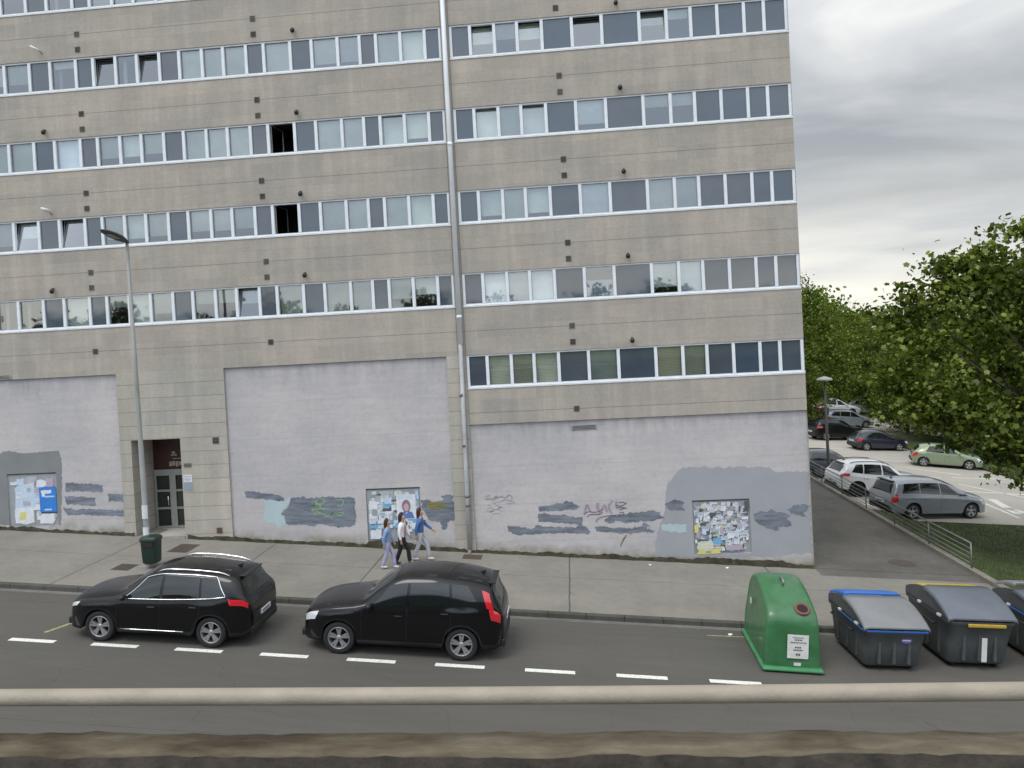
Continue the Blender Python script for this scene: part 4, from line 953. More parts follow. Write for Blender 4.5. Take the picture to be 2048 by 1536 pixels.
def make_car(name, label, kind, material, x, y, z, rz, scale=1.0, group=None, cat='car', rim=None, trim=False, rails=None, plate_txt=True, cladding=True, tilt=TILT, tow=False):
    S = CARS[kind]; Ln = S['L']; hwm = S['W'] / 2
    root = bpy.data.objects.new(name, None); COL.objects.link(root)
    root.matrix_world = Matrix.Translation((x, y, z)) @ Matrix.Rotation(tilt, 4, 'Y') @ Matrix.Rotation(rz, 4, 'Z') @ Matrix.Scale(scale, 4)
    tag(root, label, cat, group)
    x0 = Ln / 2
    zk = {'suv': 1.07, 'crossover': 1.06}.get(kind, 1.0)
    S = dict(S); S['top'] = [(a, b_ * zk) for a, b_ in S['top']]; S['belt'] = [(a, b_ * (1 + (zk - 1) * .8)) for a, b_ in S['belt']]
    K = {k: S[k] for k in ('top', 'belt', 'hw', 'wr', 'sill')}
    top = lambda u: pch(K['top'], u); belt = lambda u: min(pch(K['belt'], u), top(u) - .02); hw = lambda u: pch(K['hw'], u) * S['W'] / 2 / max(k[1] for k in S['hw'])
    wr = lambda u: min(pch(K['wr'], u), hw(u) * .93)
    R_a = S['r'] + .06
    def ze(u):
        z_ = pch(K['sill'], u)
        for wx in S['wx']:
            d = abs(u - wx)
            if d < R_a: z_ = max(z_, S['r'] + math.sqrt(R_a ** 2 - d * d) * .98)
        return min(z_, belt(u) - .05)
    def wside(u, z_):   # half width of the lower body at height z
        b_ = belt(u); f = 1.0
        t = (z_ - .55) / .35
        f = 1 - .03 * max(0, -t) ** 2 - .045 * max(0, (z_ - b_ + .18) / .18) ** 2
        f -= .008 * math.exp(-((z_ - b_ + .22) / .05) ** 2) * (1 if .5 < u < Ln - .4 else 0)
        fl = 0
        for wx in S['wx']: fl = max(fl, math.exp(-((u - wx) / (R_a * 1.05)) ** 4) * .018)
        return hw(u) * f + fl * (1 if z_ < b_ - .1 else 0)
    def P(u, seg, v):
        """point on the half body: seg 0 = lower side, 1 = greenhouse, 2 = top"""
        b_ = belt(u); t_ = top(u); w_ = wr(u); zr = t_ - min(.09, (t_ - b_) * .35)
        if seg == 0:
            z0 = ze(u); z_ = z0 + (b_ - z0) * v; return Vector((u - x0, wside(u, z_), z_))
        if seg == 1:
            yb = wside(u, b_); z_ = b_ + (zr - b_) * v; bow = .035 * math.sin(PI * v); return Vector((u - x0, yb + (w_ - yb) * v + bow, z_))
        yy = w_ * (1 - v); e = (yy / w_) if w_ else 0
        return Vector((u - x0, yy, zr + (t_ - zr) * (1 - abs(e) ** 2.6)))
    us = [0, .006, .015, .03, .06, .1, .15, .2, .27, .35, .42] + [.5 + i * .06 for i in range(int((Ln - .5 - .42) / .06) + 1)] + [Ln - q for q in (.42, .36, .30, .25, .2, .15, .11, .08, .06, .045, .03, .015, .006, 0)]
    us = sorted(set(round(u, 4) for u in us))
    mb = MB(); mb.smooth = True
    M_CLAD = M_BLACKP
    rows = [(0, j / 9) for j in range(10)] + [(1, j / 5) for j in range(1, 6)] + [(2, j / 6) for j in range(1, 7)]
    for sgn in (1, -1):
        vs = []
        for u in us:
            pt = P(u, 0, 0); vs.append((pt.x, 0, pt.z)); vs.append((pt.x, sgn * pt.y * .86, pt.z))
            for sg_, v in rows: p = P(u, sg_, v); vs.append((p.x, sgn * p.y, p.z))
        n = len(rows) + 2
        for i in range(len(us) - 1):
            for j in range(n - 1):
                f = (i * n + j, (i + 1) * n + j, (i + 1) * n + j + 1, i * n + j + 1)
                if sgn < 0: f = f[::-1]
                mb.m(M_CLAD if j < 2 or (cladding and j < 3) else material)
                a = [vs[q] for q in f]; mb.face(a)
        for e in (0, len(us) - 1):
            ring = [vs[e * n + j] for j in range(n)]
            mb.m(M_CLAD); mb.smooth = False; mb.face(ring if (e == 0) == (sgn > 0) else ring[::-1]); mb.smooth = True
    body = mb.build('body', None, root)
    def patch(name_, seg, fu0, fu1, v0, v1, material_, off=.006, nu=14, nv=5, sides=(1, -1), parent=None, both=False, smooth=True, full=False):
        out = []
        for sgn in sides:
            m2 = MB().m(material_); m2.smooth = smooth; vs = []
            rng_v = [v0 + (v1 - v0) * j / nv for j in range(nv + 1)]
            for j, v in enumerate(rng_v):
                for i in range(nu + 1):
                    t = j / nv; a, b_ = fu0(t), fu1(t); u = a + (b_ - a) * i / nu
                    e = .004; p = P(u, seg, v); pu = P(u + e, seg, v) - P(u - e, seg, v); pv = P(u, seg, min(v + e, 1)) - P(u, seg, max(v - e, 0))
                    nrm = pu.cross(pv); nrm = nrm.normalized() if nrm.length else Vector((0, 1, 0))
                    if nrm.y < 0 and seg < 2: nrm = -nrm
                    if seg == 2 and nrm.z < 0: nrm = -nrm
                    q = p + nrm * off; vs.append((q.x, q.y * sgn, q.z))
            fs = [(j * (nu + 1) + i, j * (nu + 1) + i + 1, (j + 1) * (nu + 1) + i + 1, (j + 1) * (nu + 1) + i) for j in range(nv) for i in range(nu)]
            m2.mesh(vs, fs, smooth); out.append((m2, vs))
        return out
    cst = lambda c: (lambda t: c)
    # dark glasshouse
    for (a0, a1, b0, b1) in S['win']:
        for m2, _ in patch('side_window', 1, lambda t: a0 + (a1 - a0) * t, lambda t: b0 + (b1 - b0) * t, .06, .88, MG): m2.build('side_window', None, root)
    def topglass(nm, u0, u1, w0, off=.005):
        m2 = MB().m(MG); vs = []; nu, nv = 10, 12
        for i in range(nu + 1):
            u = u0 + (u1 - u0) * i / nu
            for j in range(nv + 1):
                s_ = -w0 + 2 * w0 * j / nv; p = P(u, 2, 1 - abs(s_)); p.y = math.copysign(p.y, s_) if s_ else 0
                e = .004; d = P(u + e, 2, 1 - abs(s_)) - P(u - e, 2, 1 - abs(s_)); nr = Vector((-d.z, 0, d.x)).normalized(); q = p + nr * off; vs.append(q)
        m2.mesh(vs, [(i * (nv + 1) + j, i * (nv + 1) + j + 1, (i + 1) * (nv + 1) + j + 1, (i + 1) * (nv + 1) + j) for i in range(nu) for j in range(nv)], True)
        return m2.build(nm, None, root)
    topglass('windshield', S['cowl'] + .02, S['hdr'], .97)
    topglass('rear_window', S['rglass'][0], S['rglass'][1], .92)
    # black surround between roof edge and windows, sills
    h0, h1, v0, v1 = S['head']
    for m2, _ in patch('headlight', 0, cst(h0), lambda t: h1 * (.8 + .2 * t), v0 if v0 < 1 else .6, v1, M_LAMP, .008, 8, 3): m2.build('headlight', None, root)
    gm = MB().m(M_BLACKP).box((-x0 - .006, -.42, .58), (-x0 + .03, .42, .74)); gm.m(M_CHROME)
    for q in range(3): gm.box((-x0 - .010, -.38, .60 + q * .045), (-x0 - .006, .38, .61 + q * .045))
    gm.build('grille', None, root)
    tl = S['tail']
    if tl == 'vertical':
        for m2, vs in patch('t', 1, lambda t: Ln - .40 - .13 * t, lambda t: Ln - .24 - .13 * t, .0, .80, M_RED, .010, 5, 8):
            m2.build('taillight', None, root)
        for m2, vs in patch('t', 0, lambda t: Ln - .30 - .06 * t, cst(Ln - .10), .74, .99, M_RED, .010, 6, 4): m2.build('taillight', None, root)
    elif tl == 'horizontal':
        for m2, vs in patch('t', 0, lambda t: Ln - .48 - .06 * t, cst(Ln - .09), .82 , .96, M_RED, .010, 14, 4): m2.build('taillight', None, root)
    elif tl == 'van':
        for m2, vs in patch('t', 0, lambda t: Ln - .26 + .04 * t, cst(Ln - .02), .62, .99, M_RED, .010, 8, 4): m2.build('taillight', None, root)
    else:
        for m2, vs in patch('t', 0, lambda t: Ln - .34, cst(Ln - .05), .68, .97, M_RED, .010, 8, 4): m2.build('taillight', None, root)
    # number plates
    for sx, u in ((-1, 0), (1, Ln)):
        pz = .50 if sx < 0 else (.82 if tl == 'vertical' else .66)
        pl_ = MB().m(M_PLATE).box((sx * x0 - .012 + sx * .012, -.26, pz - .055), (sx * x0 + .012 + sx * .012, .26, pz + .055))
        pl_.m(M_INK)
        for q in range(7): pl_.box((sx * (x0 + .0245), -.20 + q * .058, pz - .03), (sx * (x0 + .0260), -.165 + q * .058, pz + .03)) if sx > 0 else pl_.box((-(x0 + .0260), -.20 + q * .058, pz - .03), (-(x0 + .0245), -.165 + q * .058, pz + .03))
        pl_.build('number_plate', None, root)
    # bumpers: dark lower rear panel and silver strip
    bp_ = MB().m(M_BLACKP); bp_.box((x0 - .10, -hwm * .78, .30), (x0 + .015, hwm * .78, .47), .03); bp_.build('rear_bumper', None, root)
    bp_ = MB().m(M_BLACKP); bp_.box((-x0 - .012, -hwm * .72, .28), (-x0 + .10, hwm * .72, .44), .03); bp_.build('front_bumper', None, root)
    # door shut lines and handles
    dl = MB().m(M_BLACKP)
    for u in (S['win'][0][2] + .03,) + ((S['win'][1][2] + .02,) if len(S['win']) > 2 else ()) + (S['cowl'] + .02,):
        for sgn in (1, -1):
            pts = []
            for j in range(12):
                v = .06 + .92 * j / 11; p = P(u, 0, v)
                if p.z < .32: continue
                pts.append((p.x, sgn * (p.y + .0015), p.z))
            vs = [(p[0] - .004, p[1], p[2]) for p in pts] + [(p[0] + .004, p[1], p[2]) for p in pts]; n = len(pts)
            dl.mesh(vs, [(i, i + 1, i + 1 + n, i + n) for i in range(n - 1)], False)
    dl.build('door_seams', None, root)
    for u in (S['win'][0][2] - .16, S['win'][1][2] - .12):
        for sgn in (1, -1):
            p = P(u, 0, .80); h = MB().m(material if not trim else M_BLACKP)
            h.box((p.x - .09, sgn * p.y - .012, p.z - .014), (p.x + .09, sgn * p.y + .028 * sgn, p.z + .014)) if sgn > 0 else h.box((p.x - .09, -p.y - .028, p.z - .014), (p.x + .09, -p.y + .012, p.z + .014))
            h.m(M_CHROME).box((p.x - .08, sgn * (p.y + .0285) - .001, p.z + .004), (p.x + .08, sgn * (p.y + .0285) + .001, p.z + .010)); h.build('door_handle', None, root)
    # mirrors
    for sgn in (1, -1):
        p = P(S['cowl'] + .22, 0, 1.0); mr = MB().m(M_BLACKP if material is M_BLACKCAR else material)
        bm = bmesh.new(); bmesh.ops.create_uvsphere(bm, u_segments=14, v_segments=8, radius=1)
        for v in bm.verts: v.co = Vector((v.co.x * (.075 if v.co.x < 0 else .05) + p.x, sgn * (p.y + .11) + v.co.y * .105, v.co.z * .07 + p.z + .07))
        mr.bm(bm, True); mr.m(M_BLACKP).tube([(p.x, sgn * (p.y - .02), p.z + .0), (p.x, sgn * (p.y + .05), p.z + .05)], .02, 6)
        mr.build('wing_mirror', None, root)
    if rails:
        for sgn in (1, -1):
            pts = []
            us2 = [S['hdr'] + .12 + (S['rend'] - S['hdr'] - .35) * i / 14 for i in range(15)]
            for i, u in enumerate(us2):
                p = P(u, 2, .06); lift = .045 * min(1, min(i, 14 - i) / 1.5); pts.append((p.x, sgn * (p.y - .0), p.z + .006 + lift))
            MB().m(rails).tube(pts, .018, 8).build('roof_rail', None, root)
    if trim:
        for sgn in (1, -1):
            a0, a1 = S['win'][0][0], S['win'][0][1]; c0, c1 = S['win'][-1][2], S['win'][-1][3]; pts = []
            for i in range(28):
                u = a0 - .05 + (c0 - a0 + .05) * i / 27; p = P(u, 1, .0); pts.append((p.x, sgn * (p.y + .010), p.z + .012))
            for i in range(1, 8):
                v = .92 * i / 8; u = c0 + .02 + (c1 - c0) * i / 8; p = P(u, 1, v); pts.append((p.x, sgn * (p.y + .010), p.z))
            for i in range(26):
                u = c1 - (c1 - a1) * i / 25; p = P(u, 1, .95); pts.append((p.x, sgn * (p.y + .010), p.z))
            for i in range(1, 9):
                v = .95 * (1 - i / 9); u = a1 + (a0 - .05 - a1) * i / 9; p = P(u, 1, v); pts.append((p.x, sgn * (p.y + .010), p.z))
            MB().m(M_CHROME).tube(pts, .013, 6, closed=True).build('window_trim', None, root)
            q = [P(S['wx'][0] + R_a + .1 + i * .25, 0, .08) for i in range(8)]
            MB().m(M_CHROME).tube([(p.x, sgn * (p.y + .01), p.z + .02) for p in q if p.x + x0 < S['wx'][1] - R_a], .012, 6).build('sill_trim', None, root)
    if kind in ('suv', 'crossover', 'minivan'):   # roof antenna
        p = P(S['rend'] - .25, 2, 1); MB().m(M_BLACKP).prism([(p.x - .08, p.z), (p.x + .08, p.z), (p.x + .07, p.z + .06)], 'y', -.02, .02).build('roof_antenna', None, root)
        MB().m(M_BLACKP).box((S['rend'] - x0 - .06, -.48, top(S['rend']) - .015), (S['rend'] - x0 + .10, .48, top(S['rend']) + .012), .01).build('rear_spoiler', None, root)
    # wheels
    rimm = rim or M_RIM; r_ = S['r']; wy = hwm - .125
    for wx in S['wx']:
        for sgn in (1, -1):
            we = bpy.data.objects.new('wheel', None); COL.objects.link(we); we.parent = root; we.location = (wx - x0, sgn * wy, r_)
            if sgn < 0: we.rotation_euler = (0, 0, PI)
            t = MB().m(M_TYRE).lathe([(r_ * .66, -.10), (r_ * .70, -.11), (r_ * .93, -.112), (r_ * .99, -.09), (r_, -.05), (r_, .05), (r_ * .99, .09), (r_ * .93, .112), (r_ * .72, .108), (r_ * .68, .095)], 'y', 36)
            t.build('tyre', None, we)
            rm2 = MB().m(rimm).lathe([(r_ * .70, .10), (r_ * .665, .112), (r_ * .64, .10), (r_ * .62, .04), (r_ * .60, -.06)], 'y', 36)
            rm2.m(M_BLACKP).lathe([(0.001, -.02), (r_ * .62, -.02)], 'y', 24)
            rm2.m(rimm)
            for q in range(5):
                for dd in ((-.16, .16) if rim is None else (0,)):
                    a = 2 * PI * q / 5 + dd + .3; c_, s_ = math.cos(a), math.sin(a)
                    w1, w2 = (.022, .026) if rim is None else (.035, .06)
                    prof = [(-w1, .05), (w1, .05), (w2, r_ * .64), (-w2, r_ * .64)]
                    pts = [(px * -s_ + pr * c_, pr * s_ + px * c_) for px, pr in prof]
                    n = 4; vs = [(a_, .085 if i in (0, 1) else .10, b_) for i, (a_, b_) in enumerate(pts)] + [(a_, .05, b_) for a_, b_ in pts]
                    rm2.mesh(vs, [(0, 1, 2, 3), (7, 6, 5, 4)] + [(i, (i + 1) % 4, (i + 1) % 4 + 4, i + 4) for i in range(4)], False)
            rm2.lathe([(0.001, .10), (.045, .098), (.06, .085), (.06, .03)], 'y', 16)
            rm2.build('rim', None, we)
    return root
def paint(name, col, rough=.28, metal=0.0):
    return mat(name, col, rough, metal, coat=1.0, spec=0.5)
M_BLACKCAR = mat('black_car_paint', (0.003, 0.003, 0.004), 0.4, coat=0.6, spec=.2)
MG = mat('tinted_car_glass', (0.010, 0.014, 0.014), 0.04, spec=0.75)
M_SILV = paint('silver_car_paint', (0.30, 0.33, 0.37), .35, .3)
M_WHC = paint('white_car_paint', (0.72, 0.74, 0.76))
M_GRN = paint('pale_green_car_paint', (0.24, 0.30, 0.19), .35, .2)
M_NVY = paint('navy_car_paint', (0.010, 0.012, 0.03))
M_REDC = paint('red_car_paint', (0.30, 0.012, 0.03))
M_DGR = paint('dark_grey_car_paint', (0.045, 0.055, 0.07))
# street: both face left (-X)
zc = lambda x: GZ(x, -0.13)
xk = -10.54 + .0
make_car('parked_car', 'black crossover with silver roof rails and window trim, parked nearest the litter bin', 'crossover', M_BLACKCAR, -10.08, 17.60, zc(-10.08), 0, 1.02, 'black cars parked along the kerb', trim=True, rails=M_CHROME)
make_car('parked_car', 'black SUV with tall red tail lamps and bare roof, parked by the pedestrians', 'suv', M_BLACKCAR, -4.31, 17.72, zc(-4.31), 0, 1.027, 'black cars parked along the kerb')
# car park: facing right (rz = pi)
def lotcar(label, kind, m_, x, y, rz, s=1.0, **k):
    k.setdefault('cladding', False)
    return make_car('parked_car', label, kind, m_, x, y, LZ(x, y), PI + rz, s, 'cars in the car park', tilt=TILT, **k)
lotcar('silver minivan parked behind the railing, nearest in the car park', 'minivan', M_SILV, 15.75, 35.45, .24, 1.07, rim=M_RIM)
lotcar('white crossover with dark roof rails parked beside the silver minivan', 'crossover', M_WHC, 15.2, 39.9, .12, 1.05, rails=M_BLACKP, rim=M_BLACKP, cladding=True)
lotcar('dark grey hatchback half hidden by the building corner beside the side path', 'hatch', M_DGR, 14.3, 44.6, .1, 1.1)
lotcar('pale green hatchback parked under the overhanging tree', 'hatch', M_GRN, 23.5, 50.0, -.30, 1.0)
lotcar('navy hatchback parked between the green hatchback and the lamp post', 'hatch', M_NVY, 22.1, 57.1, .18, 1.0)
lotcar('black crossover with a lit red tail lamp behind the far lamp post', 'crossover', M_BLACKCAR, 20.9, 62.4, .25, 1.0)
lotcar('silver estate car parked under the far trees', 'minivan', M_SILV, 25.3, 72.2, .1, 1.0)
lotcar('dark red hatchback tucked left of the silver estate car', 'hatch', M_REDC, 23.2, 74.0, 0.1, 1.1)
lotcar('white hatchback parked highest up behind the red one', 'hatch', M_WHC, 28.6, 84.8, 0, 1.2)
lotcar('white car mostly hidden by leaves at the far end of the car park', 'crossover', M_WHC, 32.3, 86.0, 0, 1.0)

# ---------------------------------------------------------------- bins
M_GPL = mat('green_fibreglass', (0.04, 0.155, 0.058), 0.38, coat=.3, noise=(2.5, 0.22), bump=(9, 0.12))
M_GPD = mat('green_fibreglass_lip', (0.05, 0.22, 0.09), 0.5, noise=(4, 0.2))
def shell(mb, prof_rows, closed=True, smooth=True):
    """skin a list of equal-length rings"""
    n = len(prof_rows[0]); vs = [p for r in prof_rows for p in r]
    mb.mesh(vs, [(i * n + j, i * n + (j + 1) % n, (i + 1) * n + (j + 1) % n, (i + 1) * n + j) for i in range(len(prof_rows) - 1) for j in range(n)], smooth)
def rrect(w_, d, r, y0=0.0, k=5, z=0.0, x0=0.0):
    pts = []
    for cx_, cy_, a0 in ((w_ / 2 - r, d / 2 - r, 0), (-w_ / 2 + r, d / 2 - r, 90), (-w_ / 2 + r, -d / 2 + r, 180), (w_ / 2 - r, -d / 2 + r, 270)):
        for i in range(k + 1):
            a = math.radians(a0 + 90 * i / k); pts.append((x0 + cx_ + r * math.cos(a), y0 + cy_ + r * math.sin(a), z))
    return pts
gb = thing('bottle_bank', 'green fibreglass bottle bank with a round hole and a white notice', 'bottle bank', (4.62, 18.30, GZ(4.62, -0.13)), math.radians(-1), tilt=TILT)
gb.scale = (1.1, 1.06, 1.0); gb.location.x -= .05
mb = MB().m(M_GPL)
# side silhouette (y: -1.05 street side ... +1.05 kerb side, z)
sil = [(-1.02, .10), (-1.01, .5), (-.98, 1.00), (-.95, 1.18), (-.86, 1.30), (-.60, 1.46), (-.30, 1.60), (.05, 1.70), (.38, 1.74), (.66, 1.71), (.86, 1.60), (.98, 1.40), (1.02, 1.1), (1.04, .6), (1.05, .10)]
W2 = .56
secs = []
for xx, sh in ((-1.0, .0), (-.985, .03), (-.95, .055), (-.86, .08), (-.6, .095), (0, .10), (.6, .095), (.86, .08), (.95, .055), (.985, .03), (1.0, .0)):
    cyy, czz = 0, .7; ring = []
    for (yy, zz_) in sil:
        k_ = 1 - (.10 - sh) * (1.0 if zz_ > .9 else .45)
        taper = 1 - .10 * max(0, (zz_ - .4)) ** 1.5
        ring.append((xx * W2 * taper, cyy + (yy - cyy) * k_, czz + (zz_ - czz) * (k_ if zz_ > .3 else 1)))
    secs.append(ring)
n = len(sil); vs = [p for r in secs for p in r]
mb.mesh(vs, [(i * n + j, i * n + j + 1, (i + 1) * n + j + 1, (i + 1) * n + j) for i in range(len(secs) - 1) for j in range(n - 1)], True)
mb.mesh(secs[0], [tuple(range(n))], False); mb.mesh(secs[-1], [tuple(range(n))[::-1]], False)
mb.build('body', None, gb)
mb = MB().m(M_GPD); shell(mb, [rrect(1.22, 2.2, .05, z=.04), rrect(1.24, 2.24, .05, z=.07), rrect(1.20, 2.16, .05, z=.11), rrect(1.08, 2.02, .05, z=.125)]); mb.mesh(rrect(1.22, 2.2, .05, z=.04), [tuple(range(24))], False); mb.build('base_lip', None, gb)
MB().m(M_BLACKP).box((-.4, -.95, 0), (.4, .95, .06)).build('base', None, gb)
# round throw-in hole on the sloping street side
mb = MB().m(mat('hole_rim_rust', (0.20, 0.07, 0.055), 0.6)); nrm = Vector((0, -.55, .83)).normalized(); c0 = Vector((.22, -.79, 1.365)); a_ = Vector((1, 0, 0)); b2 = nrm.cross(a_)
def ringp(r, h): return [tuple(c0 + nrm * h + (a_ * math.cos(t) + b2 * math.sin(t)) * r) for t in [2 * PI * i / 24 for i in range(24)]]
shell(mb, [ringp(.16, -.02), ringp(.155, .025), ringp(.115, .03), ringp(.105, .004)]); mb.m(M_DARK).mesh(ringp(.115, .012), [tuple(range(24))], False); mb.build('throw_in_hole', None, gb)
mb = MB().m(mat('sun_bleached_green', (0.30, 0.45, 0.32), 0.5, noise=(5, 0.2)))
mb = MB().m(M_WHITEP).box((-.12, -1.043, .33), (.30, -1.028, .86)); mb.m(M_INK)
for zz_, x0_, x1_, h in ((.80, -.02, .20, .02), (.75, .02, .16, .03), (.69, -.06, .24, .025), (.58, .03, .15, .035), (.52, .0, .18, .03), (.42, .05, .14, .05)):
    k = x0_
    while k < x1_: mb.box((k, -1.046, zz_ - h / 2), (k + .022, -1.0435, zz_ + h / 2)); k += .032
mb.build('notice', None, gb)
MB().m(M_WHITEP).box((.02, -1.036, .16), (.16, -1.026, .23)).box((-.562, .35, 1.0), (-.556, .48, 1.14)).build('small_sticker', None, gb)
MB().m(M_STEEL).tube([(0, -.1, 1.66), (0, -.1, 1.76), (0, .15, 1.79), (0, .15, 1.70)], .02, 8).build('lifting_ring', None, gb)

M_BINB = mat('dark_grey_bin_plastic', (0.074, 0.082, 0.084), 0.5, noise=(3, 0.2))
M_BINL = mat('light_grey_lid_plastic', (0.20, 0.205, 0.21), 0.42, noise=(1.6, 0.12), bump=(6, .08))
M_BINL2 = mat('blue_grey_lid_plastic', (0.12, 0.135, 0.16), 0.42, noise=(1.6, 0.12), bump=(6, .08))
M_LBLUE = mat('blue_lid_plastic', (0.03, 0.14, 0.48), 0.4)
M_LYEL = mat('yellow_plastic', (0.48, 0.33, 0.04), 0.5, noise=(8, .15))
def container(label, x, y, rz, lid, accent, flap, sticker=None, sc=(1, 1, 1), group='grey wheeled containers by the kerb'):
    c = thing('waste_container', label, 'waste container', (x, y, GZ(x, -0.13)), rz, group, TILT)
    c.scale = sc
    mb = MB().m(M_BINB)
    rows = []
    for z, w_, d, r in ((.10, 1.08, 1.48, .10), (.14, 1.12, 1.54, .12), (.5, 1.18, 1.66, .12), (.84, 1.25, 1.80, .12), (.88, 1.32, 1.88, .12), (.93, 1.32, 1.88, .12)): rows.append(rrect(w_, d, r, z=z))
    shell(mb, rows); mb.mesh(rows[0], [tuple(range(24))], False)
    for xx in (-.3, 0, .3): mb.box((xx - .03, -.80 - .06, .18), (xx + .03, -.74, .80), .01)
    for s_ in (-1, 1):
        for yy in (-.45, 0.0, .45): mb.box((s_ * .575 - .03, yy - .03, .2), (s_ * .575 + .03, yy + .03, .8), .01)
    mb.build('body', None, c)
    # barrel lid: cross-section across Y
    mb = MB().m(lid); ys = [-.95, -.94, -.9, -.8, -.6, -.35, -.1, .12]; secs = []
    def lz(yy): return .95 + .34 * math.sin(PI * min(1, max(0, (yy + .98) / 2.15))) ** .8
    for xx, k_ in ((-.665, -.045), (-.655, -.01), (-.62, .0), (-.56, .012), (.56, .012), (.62, .0), (.655, -.01), (.665, -.045)):
        secs.append([(xx, yy, lz(yy) + k_) for yy in ys])
    def skin(mb, secs, thick=.03):
        n = len(secs[0]); vs = [p for r in secs for p in r]; low = [(p[0], p[1], p[2] - thick) for p in vs]
        F = [(i * n + j, i * n + j + 1, (i + 1) * n + j + 1, (i + 1) * n + j) for i in range(len(secs) - 1) for j in range(n - 1)]
        mb.mesh(vs, F, True); mb.mesh(low, [f[::-1] for f in F], True)
        N_ = len(secs)
        bd_ = [i for i in range(n)] + [i * n + n - 1 for i in range(1, N_)] + [(N_ - 1) * n + j for j in range(n - 2, -1, -1)] + [i * n for i in range(N_ - 2, 0, -1)]
        al = vs + low; m_ = len(vs)
        mb.mesh(al, [(bd_[i], bd_[(i + 1) % len(bd_)], bd_[(i + 1) % len(bd_)] + m_, bd_[i] + m_) for i in range(len(bd_))], False)
    skin(mb, secs); mb.build('lid', None, c)
    # end cheeks that carry the lid
    mb = MB().m(M_BINB)
    for s_ in (-1, 1):
        mb = MB().m(M_BINB)
        poly = [(yy, .92) for yy in (-.92, .93)] + [(yy, lz(yy) - .045) for yy in (.93, .75, .5, .25, 0, -.3, -.6, -.85, -.92)]
        mb.prism(poly, 'x', s_ * .60 - .03, s_ * .60 + .03); mb.build('lid_cheek', None, c)
    mb = MB().m(flap[0]); ys2 = [.14, .3, .5, .7, .85, .93, .95]; k0 = flap[1]
    skin(mb, [[(xx, yy, lz(yy) + k_ + k0) for yy in ys2] for xx, k_ in ((-.60, -.04), (-.585, 0), (-.5, .012), (.5, .012), (.585, 0), (.60, -.04))]); mb.build('rear_flap', None, c)
    mb = MB().m(accent)
    if accent is M_LBLUE:
        for s_ in (-1, 1): mb.box((s_ * .672 - .006, -.9, .895), (s_ * .672 + .006, .3, .925))
        mb.box((-.62, -.956, .895), (.62, -.942, .925))
        mb.build('blue_trim', None, c)
    else:
        mb.box((-.30, -.985, .84), (.42, -.945, .90), .012); mb.build('yellow_handle', None, c)
    mb = MB().m(M_WHITEP)
    if sticker == 'strip': mb.box((.02, -.882, .18), (.12, -.872, .62))
    else:
        mb.m(mat('violet_badge', (0.14, 0.10, 0.32), .5)); mb.face([(.22 + .11 * math.cos(t), -.880, .70 + .06 * math.sin(t)) for t in [2 * PI * i / 20 for i in range(20)]]); mb.m(M_WHITEP).box((.14, -.884, .695), (.30, -.8805, .712))
    mb.build('sticker', None, c)
    for s_ in (-1, 1):
        for ya, yb in ((-.62, -.50), (.2, .3)): MB().m(M_WHITEP).box((s_ * .66 - .02, ya, .91), (s_ * .66 + .02, yb, .95)).build('hinge_cap', None, c)
    for s_ in (-1, 1):
        MB().m(M_BLACKP).tube([(s_ * .68, -.5, .76), (s_ * .74, -.5, .76), (s_ * .74, .5, .76), (s_ * .68, .5, .76)], .02, 8).build('lifting_bar', None, c)
    for sx in (-.42, .42):
        for sy in (-.6, .6):
            MB().m(M_TYRE).lathe([(.02, -.03), (.085, -.03), (.095, 0), (.085, .03), (.02, .03)], 'x', 16, (sx, sy, .095)).build('castor', None, c)
    return c
container('grey lidded waste container with a blue rear flap, next to the bottle bank', 6.80, 18.42, math.radians(4), M_BINL, M_LBLUE, (M_LBLUE, .03), sc=(1.12, 1.10, 1.08))
container('dark container with a blue-grey lid and a yellow front handle', 8.86, 18.80, math.radians(3), M_BINL2, M_LYEL, (M_LYEL, -.03), 'strip', (1.18, 1.1, 1.25))
container('rightmost container, cut off by the picture edge', 11.0, 19.0, math.radians(3), M_BINL2, M_LBLUE, (M_BINL, .10), None, (1.1, 1.05, 1.22))

# ---------------------------------------------------------------- lamp posts, litter bin, railing
lp = thing('street_lamp', 'tall grey lamp post with a flat head, on the pavement by the litter bin', 'street lamp', (-13.22, 21.87, 1.04))
MB().m(M_POLE).tube([(0, 0, 0), (0, 0, .9), (0, 0, .95), (-.05, 0, 5.5), (-.09, 0, 9.90)], [.10, .10, .085, .065, .045], 16).build('pole', None, lp)
MB().m(M_POLE).box((-.2, -.2, 0), (.2, .2, .03), .005).build('base_plate', None, lp)
mb = MB().m(mat('lamp_head_dark', (0.045, 0.045, 0.042), 0.6))
hd = [(-.09, .05, 9.98), (-.09, -1.42, 10.32)]
secs = []
for t, w_, h in ((0, .05, .04), (.1, .09, .06), (.35, .17, .08), (.6, .19, .07), (.85, .15, .05), (1.0, .04, .02)):
    y_ = .05 - 1.27 * t; z_ = 9.88 + .20 * t; secs.append([(-.09 - w_, y_, z_), (-.09 - w_ * .7, y_, z_ + h), (-.09 + w_ * .7, y_, z_ + h), (-.09 + w_, y_, z_), (-.09 + w_ * .8, y_, z_ - h * .5), (-.09 - w_ * .8, y_, z_ - h * .5)])
shell(mb, secs, smooth=False); mb.build('lamp_head', None, lp)
mb = MB().m(M_LAMP if False else mat('lamp_lens', (0.16, 0.15, 0.13), 0.3)); mb.face([(-.09 - .1, -.45, 9.92), (-.09 + .1, -.45, 9.92), (-.09 + .1, -.95, 10.0), (-.09 - .1, -.95, 10.0)]); mb.build('lens', None, lp)
mb = MB().m(WHT)
